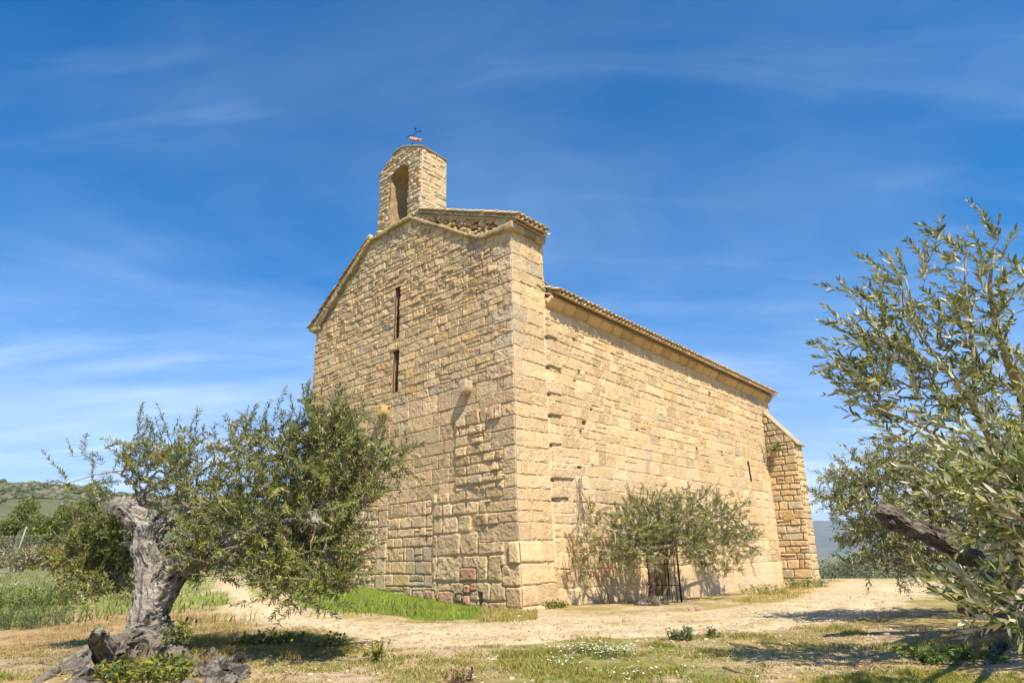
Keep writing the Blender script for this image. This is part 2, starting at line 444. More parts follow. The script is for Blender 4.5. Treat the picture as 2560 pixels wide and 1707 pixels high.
shade_soil = sstep(1.5, 0.3, np.hypot(x + 4.9, y - 8.4) + 0.6 * fbm2(x * 2, y * 2, 72, 3)); gc = mixc_(gc, (0.26, 0.19, 0.115), shade_soil * 0.7)
RUTS = []
for ln_ in ([(440, 1352), (560, 1388), (680, 1428), (850, 1448), (1050, 1452), (1250, 1446), (1450, 1440), (1650, 1428), (1800, 1408), (1950, 1372), (2060, 1345)],
            [(500, 1352), (620, 1386), (740, 1430), (900, 1466), (1100, 1474), (1300, 1464), (1500, 1456), (1720, 1442), (1900, 1418), (2040, 1380), (2110, 1348)]):
    q_ = np.array([gp(*p)[:2] for p in ln_]); RUTS.append(q_)
def rut(x, y):
    d = np.full(x.shape, 9.0); ox = 0.25 * noise2(x * 0.5, y * 0.5, 61); oy = 0.12 * noise2(x * 0.5, y * 0.5, 62)
    for q_ in RUTS:
        for a, b in zip(q_[:-1], q_[1:]):
            e = b - a; t_ = np.clip(((x - a[0]) * e[0] + (y - a[1]) * e[1]) / (e @ e), 0, 1)
            d = np.minimum(d, np.hypot(x + ox - a[0] - t_ * e[0], y + oy - a[1] - t_ * e[1]))
    return sstep(0.42, 0.10, d)
m_rut = rut(x, y) * m_path
gc = mixc_(gc, PALE * 1.14, m_rut * 0.75); gz = gz - 0.03 * m_rut
edge_ = m_path * (1 - m_rut) * sstep(0.0, 0.4, fbm2(x * 2.3 + 5, y * 2.3, 66, 4))
gc = mixc_(gc, OLIVEG * 1.2, edge_ * 0.35)
gc = mixc_(gc, STRAW * 1.1, m_yel * 0.7)
gc = mixc_(gc, GREEN, m_lush)
farl = sstep(20, 45, dd) * sstep(6, -2, x)
gc = mixc_(gc, MEAD, farl)
farr = sstep(27, 36, dd) * sstep(6, 9, x)
gc = mixc_(gc, FARG, np.maximum(farr, sstep(60, 100, dd)))
nx_, ny_ = len(GX), len(GY)
ii = np.arange(nx_ - 1)[:, None] * ny_ + np.arange(ny_ - 1)[None]
GF = np.stack([ii, ii + ny_, ii + ny_ + 1, ii + 1], -1).reshape(-1, 4)
def ground_mat():
    m, t, b = new_mat('soil')
    a = N(t, 'ShaderNodeAttribute', attribute_name='Col'); tcn = N(t, 'ShaderNodeTexCoord'); v = tcn.outputs['Object']
    n1 = noise_node(t, 7, 7, 0.7, v); n2 = noise_node(t, 55, 5, 0.75, v); n3 = noise_node(t, 0.9, 5, 0.6, v)
    c = mixrgb(t, 'MULTIPLY', 1.0, a.outputs['Color'], ramp(t, n1.outputs['Fac'], [(0.33, (0.55, 0.52, 0.44)), (0.47, g(0.97)), (0.7, (1.2, 1.19, 1.16))]))
    c = mixrgb(t, 'MULTIPLY', 1.0, c, ramp(t, n2.outputs['Fac'], [(0.32, g(0.42)), (0.47, g(0.98)), (0.7, g(1.22))]))
    c = mixrgb(t, 'MULTIPLY', 1.0, c, ramp(t, n3.outputs['Fac'], [(0.35, (0.86, 0.85, 0.80)), (0.65, (1.08, 1.07, 1.06))]))
    vo = N(t, 'ShaderNodeTexVoronoi'); vo.inputs['Scale'].default_value = 26; L(t, v, vo.inputs['Vector'])
    pb = ramp(t, vo.outputs['Distance'], [(0.0, g(1.0)), (0.18, g(0.25)), (0.3, g(0.0))])
    L(t, c, b.inputs['Base Color']); b.inputs['Roughness'].default_value = 0.97
    bp = N(t, 'ShaderNodeBump'); bp.inputs['Strength'].default_value = 0.9; bp.inputs['Distance'].default_value = 0.035
    s1 = N(t, 'ShaderNodeMath', operation='MULTIPLY_ADD'); L(t, n2.outputs['Fac'], s1.inputs[0]); s1.inputs[1].default_value = 0.6; L(t, n1.outputs['Fac'], s1.inputs[2])
    s2 = N(t, 'ShaderNodeMath', operation='MULTIPLY_ADD'); L(t, pb, s2.inputs[0]); s2.inputs[1].default_value = 0.15; L(t, s1.outputs[0], s2.inputs[2])
    L(t, s2.outputs[0], bp.inputs['Height']); L(t, bp.outputs[0], b.inputs['Normal'])
    return m
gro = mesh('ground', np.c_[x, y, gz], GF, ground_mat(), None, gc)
gro['kind'] = 'structure'
def sample_poly(poly, n, rs, amp=0.0):
    p = np.array([q[:2] for q in poly]); lo = p.min(0); hi = p.max(0)
    out = []; k = 0
    while k < n:
        q = rs.rand(n * 3, 2) * (hi - lo) + lo
        if amp:
            j = q + np.c_[noise2(q[:, 0] * 1.5, q[:, 1] * 1.5, 1), noise2(q[:, 0] * 1.5, q[:, 1] * 1.5, 3)] * amp
        else: j = q
        q = q[inpoly(j[:, 0], j[:, 1], poly)]; out.append(q); k += len(q)
        if len(q) == 0: break
    return np.concatenate(out)[:n]

# ------------------------------------------------------------------ masonry as relief
PAL = np.array([(0.550, 0.395, 0.215), (0.575, 0.422, 0.242), (0.51, 0.372, 0.212), (0.53, 0.362, 0.165), (0.530, 0.372, 0.220), (0.45, 0.365, 0.248)])
RED = np.array((0.44, 0.205, 0.135))
class Relief:
    def __init__(s, u1, z0, z1, res, seed, u0=0.0):
        s.res = res; s.rs = np.random.RandomState(seed)
        s.u = np.arange(u0, u1 + res * 0.5, res); s.z = np.arange(z0, z1 + res * 0.5, res)
        s.U, s.Z = np.meshgrid(s.u, s.z, indexing='ij')
        o = seed * 13.1
        s.WU = s.U + 0.014 * noise2(s.U * 5 + o, s.Z * 5, 11) + 0.008 * noise2(s.U * 17 + o, s.Z * 17, 12)
        s.WZ = s.Z + 0.012 * noise2(s.U * 4 + o, s.Z * 5, 13) + 0.007 * noise2(s.U * 17, s.Z * 17 + o, 14) + 0.05 * noise2(s.U * 0.35 + o, s.Z * 0.3, 15)
        s.H = np.full(s.U.shape, 0.0); s.C = np.zeros(s.U.shape + (3,)); s.ID = np.zeros(s.U.shape, bool)
        s.fine = fbm2(s.U * 22 + o, s.Z * 22, 20, 3); s.mid = fbm2(s.U * 7 + o, s.Z * 7, 30, 3)
    def mortar(s, colr, depth, amp):
        s.H = depth + amp * s.mid + amp * 0.7 * s.fine
        s.C[:] = np.array(colr); s.C *= (1 + 0.18 * s.fine)[..., None]
    def stone(s, u0, u1, z0, z1, prot=0.03, gap=0.012, rad=0.03, edge=0.03, tilt=0.010, rough=0.010, col=None, skew=0.03, weights=None, over=False):
        rs = s.rs; r = s.res
        i0 = int((u0 - 0.12 - s.u[0]) / r); i1 = int((u1 + 0.12 - s.u[0]) / r) + 1
        j0 = int((z0 - 0.12 - s.z[0]) / r); j1 = int((z1 + 0.12 - s.z[0]) / r) + 1
        i0 = max(i0, 0); j0 = max(j0, 0); i1 = min(i1, len(s.u)); j1 = min(j1, len(s.z))
        if i1 <= i0 or j1 <= j0: return
        U = s.WU[i0:i1, j0:j1]; Z = s.WZ[i0:i1, j0:j1]
        uc, zc_ = (u0 + u1) / 2, (z0 + z1) / 2
        k = rs.normal(0, skew, 4)
        hg = gap / 2
        a = np.minimum(U - (u0 + hg + k[0] * (Z - zc_)), (u1 - hg + k[1] * (Z - zc_)) - U)
        b = np.minimum(Z - (z0 + hg + k[2] * 0.4 * (U - uc)), (z1 - hg + k[3] * 0.4 * (U - uc)) - Z)
        qa = np.maximum(rad - a, 0); qb = np.maximum(rad - b, 0)
        d = rad - np.sqrt(qa * qa + qb * qb)
        ins = d > 0
        if over:
            om = (a > -hg) & (b > -hg); s.H[i0:i1, j0:j1][om] = -0.018 + 0.5 * 0.02 * s.fine[i0:i1, j0:j1][om]
            s.C[i0:i1, j0:j1][om] = np.array((0.48, 0.37, 0.225))
        prof = 1 - (1 - np.clip(d / edge, 0, 1)) ** 2
        p = prot + rs.normal(0, prot * 0.22)
        tu, tz = rs.normal(0, tilt, 2)
        sz = max(u1 - u0, z1 - z0)
        h = prof * (p + tu * (U - uc) / sz * 2 + tz * (Z - zc_) / sz * 2) + rough * (s.mid[i0:i1, j0:j1] * rs.uniform(0.4, 2.4) + 0.8 * s.fine[i0:i1, j0:j1]) * prof
        if col is None:
            wts = weights if weights is not None else (0.40, 0.24, 0.19, 0.05, 0.09, 0.03)
            c = PAL[rs.choice(6, p=np.array(wts) / np.sum(wts))] * rs.uniform(0.82, 1.13) * rs.uniform(0.98, 1.02, 3)
        else: c = np.array(col) * rs.uniform(0.9, 1.1)
        c = c[None, None] * (1 + 0.14 * s.mid[i0:i1, j0:j1] + 0.10 * s.fine[i0:i1, j0:j1])[..., None]
        Hs = s.H[i0:i1, j0:j1]; Cs = s.C[i0:i1, j0:j1]
        base = Hs[ins]
        Hs[ins] = np.maximum(h[ins], base * 0.6 if prot > 0 else h[ins]); Cs[ins] = c[ins]
    def clear(s, u0, u1, z0, z1, depth, colr):
        m = (s.WU > u0) & (s.WU < u1) & (s.WZ > z0) & (s.WZ < z1)
        s.H[m] = depth; s.C[m] = np.array(colr)
    def fill(s, u0, u1, z0, z1, hr, wr, split=0.1, clip=None, **kw):
        rs = s.rs; z = z0
        while z < z1 - 0.05:
            h = rs.uniform(*hr)
            if z + h > z1 - hr[0] * 0.6: h = z1 - z
            u = u0 - rs.uniform(0, wr[0])
            while u < u1:
                wd = rs.uniform(*wr) * (1.25 if rs.rand() < 0.15 else 1) * (0.6 if rs.rand() < 0.12 else 1)
                if u + wd > u1 - wr[0] * 0.5: wd = u1 - u
                a, b = max(u, u0), u + wd
                if clip is None or clip((a + b) / 2, z + h / 2):
                    if rs.rand() < split and h > 0.2:
                        q = rs.uniform(0.35, 0.65)
                        s.stone(a, b, z, z + h * q, **kw); s.stone(a, b, z + h * q, z + h, **kw)
                    elif rs.rand() < split * 0.5 and wd > 0.3:
                        q = rs.uniform(0.3, 0.7); m = a + (b - a) * q
                        s.stone(a, m, z, z + h, **kw); s.stone(m, b, z, z + h * 0.55, **kw); s.stone(m, b, z + h * 0.55, z + h, **kw)
                    else: s.stone(a, b, z, z + h, **kw)
                u += wd
            z += h
    def quads(s, keep):
        nu, nz = s.U.shape
        ii = np.arange(nu - 1)[:, None] * nz + np.arange(nz - 1)[None]
        Fq = np.stack([ii, ii + nz, ii + nz + 1, ii + 1], -1)
        uc = s.U[:-1, :-1] + s.res / 2; zc_ = s.Z[:-1, :-1] + s.res / 2
        return Fq[keep(uc, zc_)].reshape(-1, 4)
    def taper(s, e=0.03, left=True, right=True):
        if left: s.H *= sstep(-0.012, e, s.U - s.u[0])
        if right: s.H *= sstep(-0.012, e, s.u[-1] - s.U)
def compact(V, F, C):
    used = np.unique(F); mp = np.full(len(V), -1); mp[used] = np.arange(len(used))
    return V[used], mp[F], C[used]
def flare(V):
    """swollen foot of the old corner"""
    du = (V - C0) @ WD; dv = (V - C0) @ SD
    d = np.maximum(np.abs(du), np.abs(dv)); z = V[:, 2]
    a = 0.16 * sstep(2.6, 0.1, z) * sstep(2.4, 0.2, d)
    return V + a[:, None] * (SN * 0.8 + FN * 0.35)

chapel = empty('stone_chapel', tuple(C0), 'sandstone chapel with a gabled front, arched belfry and tall buttress at its far end', 'chapel')

# facade -----------------------------------------------------------------------
FW = 9.9
OUT = [(0, 9.86), (1.25, 9.90), (4.4, 11.86), (6.56, 11.86), (9.6, 9.40), (9.9, 9.40)]
def outline(u): return np.interp(u, [p[0] for p in OUT], [p[1] for p in OUT])
SLIT = [(5.0, 7.82, 9.60, 0.155), (4.96, 6.03, 7.40, 0.155)]
QC = []                                                   # quoin courses shared by both faces
_r = np.random.RandomState(21)
zq = -0.4
for h in (0.40, 0.46, 0.50, 0.52, 0.44, 0.27, 0.26, 0.30, 0.33):
    QC.append((zq, zq + h)); zq += h
while zq < 9.7:
    h = _r.uniform(0.33, 0.44)
    if zq + h > 9.45: h = 9.75 - zq
    QC.append((zq, zq + h)); zq += h
QCOL = [PAL[_r.choice([0, 1, 2, 4])] * _r.uniform(0.9, 1.1) for _ in QC]
def q_grey(z, c):
    k = 0.55 * math.exp(-((z - 6.9) / 1.0) ** 2) + 0.35 * math.exp(-((z - 9.0) / 0.9) ** 2) + 0.3 * math.exp(-((z - 3.9) / 0.7) ** 2)
    return c * (1 - k) + np.array((0.37, 0.325, 0.25)) * k
Rf = Relief(FW, -0.5, 11.9, 0.0135, 3)
Rf.mortar((0.40, 0.295, 0.17), -0.024, 0.016)
Rf.fill(0, FW, 8.2, 11.9, (0.19, 0.30), (0.26, 0.60), 0.22, prot=0.030, gap=0.022, rad=0.020, edge=0.012, tilt=0.018, rough=0.018, weights=(0.34, 0.18, 0.29, 0.05, 0.08, 0.06))
Rf.fill(0, FW, 5.6, 8.2, (0.24, 0.34), (0.30, 0.72), 0.10, prot=0.022, gap=0.017, rad=0.014, edge=0.010, tilt=0.011, rough=0.014)
Rf.fill(0, FW, 2.7, 5.6, (0.30, 0.45), (0.45, 0.95), 0.10, prot=0.018, gap=0.014, rad=0.012, edge=0.009, tilt=0.008, rough=0.012)
Rf.fill(2.9, FW, -0.5, 2.7, (0.24, 0.40), (0.30, 0.75), 0.2, prot=0.028, gap=0.02, rad=0.035, edge=0.03, rough=0.012)
# proud, ragged old masonry to the right of the scar
Rf.fill(0.35, 2.15, 2.7, 4.9, (0.20, 0.32), (0.25, 0.66), 0.12, prot=0.085, gap=0.02, rad=0.035, edge=0.03, tilt=0.02, rough=0.016)
# big weathered blocks at the foot of the corner
Rf.clear(0.0, 3.1, -0.5, 2.75, 0.015, (0.50, 0.38, 0.22))
z = -0.45
for h, wr in ((0.30, (0.35, 0.7)), (0.28, (0.35, 0.6)), (0.44, (0.45, 0.8)), (0.62, (0.55, 0.95)), (0.56, (0.6, 1.05)), (0.44, (0.45, 0.8)), (0.34, (0.35, 0.7)), (0.30, (0.3, 0.7))):
    u = 0.45
    while u < 3.0:
        wd = Rf.rs.uniform(*wr); b = min(u + wd, 3.05)
        if b > u + 0.12: Rf.stone(u, b, z, z + h, prot=0.055, gap=0.028, rad=0.06, edge=0.035, tilt=0.014, rough=0.015, skew=0.06)
        u = b + 0.001
    z += h
# blocked doorway: two slim jambs of stacked stones with rubble between
for ua, ub in ((6.45, 6.85), (5.05, 5.50)):
    z = 0.3
    while z < 2.7:
        h = Rf.rs.uniform(0.34, 0.55); Rf.stone(ua, ub, z, min(z + h, 2.75), prot=0.045, gap=0.012, rad=0.015, edge=0.015, rough=0.008, skew=0.005, over=True); z += h
Rf.fill(5.5, 6.45, 0.3, 2.6, (0.17, 0.26), (0.18, 0.45), 0.25, prot=0.05, gap=0.03, rad=0.05, edge=0.05, rough=0.02)
# red fire-stained stones by the foot
for a in ((1.62, 1.86, 0.30, 0.52), (1.40, 1.62, 0.34, 0.56), (1.62, 1.86, 0.02, 0.28), (1.90, 2.16, 0.10, 0.30), (2.2, 2.75, -0.08, 0.36), (1.75, 2.2, -0.16, 0.09), (2.9, 3.3, 0.0, 0.36), (6.48, 6.83, 0.78, 1.06), (3.4, 3.85, 0.05, 0.33), (1.4, 2.0, 0.58, 0.92)):
    Rf.stone(*a, prot=0.07, gap=0.025, rad=0.04, edge=0.04, rough=0.016, col=RED * 0.75 + PAL[0] * 0.25, over=True)
Rf.clear(1.20, 1.36, -0.25, 0.34, -0.28, (0.18, 0.13, 0.08))
# quoins
for i, ((za, zb), c) in enumerate(zip(QC, QCOL)):
    wd = (0.62 if i % 2 else 0.95) * _r.uniform(0.35, 1.4)
    big = zb < 1.9
    Rf.stone(-0.05, wd * (0.8 if big else 1), za, zb, prot=0.060 if big else 0.021, gap=0.016, rad=0.06 if big else 0.014, edge=0.045 if big else 0.018, tilt=0.008, rough=0.016, col=q_grey(za, c), skew=0.01, over=True)
grey = sstep(0.05, 0.5, fbm2(Rf.U * 0.9 + 3, Rf.Z * 0.9, 70, 4) + 0.25 * sstep(8.5, 11.5, Rf.Z) - 0.1)
Rf.C = Rf.C * (1 - 0.40 * grey[..., None]) + 0.40 * grey[..., None] * np.array((0.36, 0.31, 0.23))
st_ = sstep(0.05, 0.4, fbm2(Rf.U * 3.2, Rf.Z * 0.35, 83, 4)) * sstep(2.2, 0.2, outline(Rf.U) - Rf.Z) * 0.5 + sstep(0.1, 0.4, fbm2(Rf.U * 4.5 + 8, Rf.Z * 0.25, 84, 4)) * 0.16
st_ = st_[..., None]; Rf.C = Rf.C * (1 - st_) + st_ * np.array((0.25, 0.21, 0.15))
damp = (sstep(0.9, 0.0, Rf.Z + 0.5 * fbm2(Rf.U * 1.3, Rf.Z * 1.3, 85, 3)) * 0.30)[..., None]; Rf.C = Rf.C * (1 - damp) + damp * np.array((0.32, 0.25, 0.15))
Rf.taper(0.03)
V = C0 + Rf.U[..., None] * WD + Rf.Z[..., None] * ZD + Rf.H[..., None] * FN
V = flare(V.reshape(-1, 3))
def keep_f(u, z):
    k = z < outline(u)
    for uc, za, zb, hw in SLIT: k &= ~((np.abs(u - uc) < hw) & (z > za) & (z < zb))
    return k
Fq = Rf.quads(keep_f)
V, Fq, Cc = compact(V, Fq[:, ::-1], Rf.C.reshape(-1, 3))
mesh('facade_wall', V, Fq, M_STONE, chapel, Cc)

# side wall -----------------------------------------------------------------------
BL = 1.36                                                  # depth of the raised front bay
def eave(v): return np.where(v < BL, 9.86, 7.92 - 0.25 * (v - BL) / 15.9)
SLEN = 17.2
DOOR = (5.50, 6.72, -0.30, 1.95)
SSLIT = (13.98, 3.86, 4.66, 0.10)
Rs = Relief(SLEN, -0.5, 9.9, 0.016, 8)
Rs.mortar((0.58, 0.455, 0.28), -0.008, 0.016)
sw = (0.45, 0.33, 0.10, 0.03, 0.08, 0.01)
Rs.fill(1.2, SLEN, 6.2, 7.95, (0.23, 0.35), (0.30, 0.70), 0.10, prot=0.020, gap=0.022, rad=0.022, edge=0.012, tilt=0.010, rough=0.014, weights=sw)
Rs.fill(1.2, SLEN, 3.9, 6.2, (0.23, 0.35), (0.32, 0.72), 0.08, prot=0.014, gap=0.018, rad=0.020, edge=0.012, tilt=0.008, rough=0.012, weights=sw)
Rs.fill(1.2, SLEN, 1.2, 3.9, (0.24, 0.36), (0.30, 0.66), 0.06, prot=0.011, gap=0.020, rad=0.020, edge=0.012, tilt=0.008, rough=0.010, weights=sw)
Rs.fill(1.2, SLEN, -0.5, 1.2, (0.36, 0.52), (0.45, 0.95), 0.08, prot=0.024, gap=0.018, rad=0.03, edge=0.025, tilt=0.008, rough=0.012, weights=sw)
Rs.fill(0.0, BL, -0.5, 9.9, (0.3, 0.42), (0.35, 0.7), 0.1, prot=0.028, gap=0.014, rad=0.02, edge=0.02, rough=0.010, weights=sw)
for i, ((za, zb), c) in enumerate(zip(QC, QCOL)):
    wd = (0.62 if i % 2 == 0 else 0.38) * _r.uniform(0.45, 1.5); big = zb < 1.9
    if big: wd *= 1.5
    Rs.stone(-0.05, wd, za, zb, prot=0.050 if big else 0.017, gap=0.014, rad=0.06 if big else 0.012, edge=0.05 if big else 0.02, tilt=0.005, rough=0.012, col=q_grey(za, c) * 1.02, skew=0.01, over=True)
    Rs.stone(wd, 1.28 + _r.uniform(-0.04, 0.04), za + 0.02, zb + 0.02, prot=0.017, gap=0.012, rad=0.03, edge=0.02, rough=0.012, weights=sw, over=True)
# straight joint with toothing stones reaching across and small sockets under them
Rs.clear(1.27, 1.35, 0.9, 7.7, 0.0, (0.62, 0.50, 0.32))
for z0_, h_, l_ in ((6.05, 0.36, 0.62), (5.30, 0.34, 0.60), (4.72, 0.30, 0.55), (3.95, 0.28, 0.5), (3.05, 0.30, 0.95), (2.55, 0.28, 0.66), (6.9, 0.3, 0.5)):
    Rs.stone(1.33, 1.33 + l_, z0_, z0_ + h_, prot=0.065, gap=0.02, rad=0.02, edge=0.02, rough=0.012, weights=sw, over=True)
    Rs.clear(1.30, 1.44, z0_ - 0.09, z0_ + 0.0, -0.05, (0.30, 0.21, 0.11))
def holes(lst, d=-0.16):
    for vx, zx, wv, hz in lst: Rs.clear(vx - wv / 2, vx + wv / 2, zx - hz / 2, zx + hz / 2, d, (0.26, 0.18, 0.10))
def sv(xf, yf):
    p = so(xf / DS, yf / DS, 0.0) - C0; return p @ SD, p[2]
HL = []
for xf, yf, wv, hz in ((1461, 1059, 0.24, 0.13), (1478, 1025, 0.12, 0.09), (1448, 932, 0.11, 0.14), (1436, 952, 0.16, 0.05), (1434, 851, 0.16, 0.10), (1451, 1083, 0.10, 0.12),
                       (1648, 1101, 0.12, 0.20), (1742, 1127, 0.16, 0.22), (1805, 1137, 0.14, 0.24), (1774, 988, 0.22, 0.22), (1592, 1077, 0.14, 0.05), (1447, 1170, 0.22, 0.06)):
    a, b = sv(xf, yf); HL.append((a, b, wv, hz))
holes(HL)
# rough render on the foot of the wall
plast = sstep(1.0, 0.2, Rs.Z + 0.5 * fbm2(Rs.U * 0.7, Rs.Z * 0.7, 90, 3)) * sstep(6.8, 8, Rs.U)
Rs.H = Rs.H * (1 - plast) + plast * (0.03 + 0.012 * Rs.mid)
Rs.C = Rs.C * (1 - plast[..., None]) + plast[..., None] * np.array((0.54, 0.42, 0.27)) * (1 + 0.15 * Rs.mid)[..., None]
pale = sstep(0.08, 0.45, fbm2(Rs.U * 0.45, Rs.Z * 0.9 + 4, 95, 4)) * sstep(6, 2, Rs.Z) * 0.45
Rs.C = Rs.C * (1 - pale[..., None]) + pale[..., None] * np.array((0.64, 0.51, 0.34))
st_ = (sstep(0.08, 0.42, fbm2(Rs.U * 3.0, Rs.Z * 0.3, 86, 4)) * (0.12 + 0.22 * sstep(5.5, 7.8, Rs.Z)))[..., None]; Rs.C = Rs.C * (1 - st_) + st_ * np.array((0.30, 0.25, 0.17))
Rs.taper(0.03, True, False)
V = C0 + Rs.U[..., None] * SD + Rs.Z[..., None] * ZD + Rs.H[..., None] * SN
bulge = 0.10 * sstep(5.5, 2.5, Rs.Z) * sstep(1, 5, Rs.U)
V = flare((V + bulge[..., None] * SN * 0.5).reshape(-1, 3))
def keep_s(v, z):
    k = z < eave(v)
    k &= ~((v > DOOR[0]) & (v < DOOR[1]) & (z > DOOR[2]) & (z < DOOR[3]))
    k &= ~((np.abs(v - SSLIT[0]) < SSLIT[3]) & (z > SSLIT[1]) & (z < SSLIT[2]))
    return k
Fq = Rs.quads(keep_s)
V, Fq, Cc = compact(V, Fq, Rs.C.reshape(-1, 3))
mesh('side_wall', V, Fq, M_STONE, chapel, Cc)

# hidden walls: back of the raised bay, north wall, east end
mb = MB()
def quad4(a, b, c, d): mb.add([a, b, c, d], np.array([[0, 1, 2, 3]]))
quad4(SP(BL, 7.5), SP(BL, 9.86), FP(FW, 9.4) + SD * BL, FP(FW, 7.5) + SD * BL)
quad4(FP(FW, -0.5), FP(FW, -0.5) + SD * SLEN, FP(FW, 7.7) + SD * SLEN, FP(FW, 9.4))
mb.add([SP(SLEN, -0.5), SP(SLEN, 7.66), FP(FW / 2, 10.6) + SD * SLEN, FP(FW, 7.66) + SD * SLEN, FP(FW, -0.5) + SD * SLEN], np.array([[0, 1, 2, 3, 4]]))
mb.build('rear_wall', M_BACK, chapel, False)

# openings -----------------------------------------------------------------------
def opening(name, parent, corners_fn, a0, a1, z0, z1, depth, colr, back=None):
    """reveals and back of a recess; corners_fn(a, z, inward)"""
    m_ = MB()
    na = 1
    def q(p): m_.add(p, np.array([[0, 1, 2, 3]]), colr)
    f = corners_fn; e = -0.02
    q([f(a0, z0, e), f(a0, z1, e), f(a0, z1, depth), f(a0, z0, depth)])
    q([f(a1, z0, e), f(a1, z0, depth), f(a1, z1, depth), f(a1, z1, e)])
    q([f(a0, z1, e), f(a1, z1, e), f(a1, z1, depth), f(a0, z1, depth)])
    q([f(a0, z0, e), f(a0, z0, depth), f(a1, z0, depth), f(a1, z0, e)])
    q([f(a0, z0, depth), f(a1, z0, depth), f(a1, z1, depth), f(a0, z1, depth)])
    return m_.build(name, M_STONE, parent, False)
for uc, za, zb, hw in SLIT:
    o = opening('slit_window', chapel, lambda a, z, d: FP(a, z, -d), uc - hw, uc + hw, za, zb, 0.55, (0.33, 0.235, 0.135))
    m_ = MB()
    for k in (-0.5, 0.5):
        V_, F_ = tube([FP(uc + k * hw, za, -0.07), FP(uc + k * hw, zb, -0.07)], 0.009, 6); m_.add(V_, F_)
    nb = int((zb - za) / 0.42)
    for i in range(1, nb + 1):
        zz = za + (zb - za) * i / (nb + 1); V_, F_ = tube([FP(uc - hw, zz, -0.085), FP(uc + hw, zz, -0.085)], 0.010, 6); m_.add(V_, F_)
    for k in (-1, 1):
        P_, F_ = rbox((0.022, 0.03, zb - za), 0.004, 0.3, 0); m_.add(frame(P_, FP(uc + k * (hw - 0.012), (za + zb) / 2, -0.02), WD, FN, ZD), F_)
    P_, F_ = rbox((2 * hw, 0.03, 0.022), 0.004, 0.3, 0)
    m_.add(frame(P_, FP(uc, za + 0.012, -0.02), WD, FN, ZD), F_); m_.add(frame(P_, FP(uc, zb - 0.012, -0.02), WD, FN, ZD), F_)
    m_.build('grille', M_RUST, o, False)
uc, za, zb, hw = SSLIT
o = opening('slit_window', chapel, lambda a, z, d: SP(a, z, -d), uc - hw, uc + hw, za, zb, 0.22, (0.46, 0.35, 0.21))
m_ = MB()
for k in (-1, 0, 1):
    V_, F_ = tube([SP(uc + k * (hw - 0.015), za, 0.02), SP(uc + k * (hw - 0.015), zb, 0.02)], 0.007, 6); m_.add(V_, F_)
for zz in (za + 0.02, (za + zb) / 2 + 0.05, zb - 0.02):
    V_, F_ = tube([SP(uc - hw, zz, 0.022), SP(uc + hw, zz, 0.022)], 0.006, 6); m_.add(V_, F_)
m_.build('grille', M_IRON, o, False)
# door
dw = opening('doorway', chapel, lambda a, z, d: SP(a, z, -d), DOOR[0], DOOR[1], DOOR[2], DOOR[3], 0.75, (0.46, 0.34, 0.20))
mb = MB()
for i in range(5):
    P_, F_ = rbox((0.17, 0.05, 1.9), 0.006, 0.5, 0); mb.add(frame(P_, SP(6.28 - 0.035 + (i - 2) * 0.178, 0.85, -0.42), SD, SN, ZD), F_)
for zz in (0.25, 1.45):
    P_, F_ = rbox((0.86, 0.03, 0.12), 0.006, 0.5, 0); mb.add(frame(P_, SP(6.24, zz, -0.38), SD, SN, ZD), F_)
dr = mb.build('wooden_door', M_WOOD, dw, False)
mb = MB(); P_, F_ = rbox((1.2, 0.55, 0.16), 0.02, 0.12, 0.006); mb.add(frame(P_, SP(6.11, -0.13, -0.2), SD, SN, ZD), F_, (0.5, 0.39, 0.25))
mb.build('door_step', M_STONE, dw)
# iron gate leaf, open at right angles to the wall
gate = MB(); G0 = SP(5.56, -0.19, 0.02); GDIR = (SP(5.72, 0, 0.98) - SP(5.56, 0, 0.02)); GW = np.linalg.norm(GDIR); GDIR /= GW; GN = np.cross(GDIR, ZD)
def bar(m_, a, z0, z1, wd):
    P_, F_ = rbox((wd, wd, z1 - z0), 0.003, 1, 0); m_.add(frame(P_, G0 + GDIR * a + ZD * (z0 + z1) / 2, GDIR, GN, ZD), F_)
bar(gate, 0.02, 0, 1.95, 0.035); bar(gate, GW - 0.02, 0, 1.95, 0.045)
for zz in (0.02, 0.48, 1.05, 1.92):
    P_, F_ = rbox((GW - 0.045, 0.022, 0.022 if 0.1 < zz < 1.9 else 0.035), 0.003, 1, 0); gate.add(frame(P_, G0 + GDIR * GW / 2 + ZD * zz, GDIR, GN, ZD), F_)
go = gate.build('iron_gate', M_IRON, chapel, False)
for i in range(1, 7):
    b_ = MB(); a = GW * i / 7.0
    for z0_, z1_ in ((0.038, 0.468), (0.492, 1.038), (1.062, 1.9)):
        bar(b_, a, z0_, z1_, 0.017)
    b_.build('gate_bar', M_IRON, go, False)

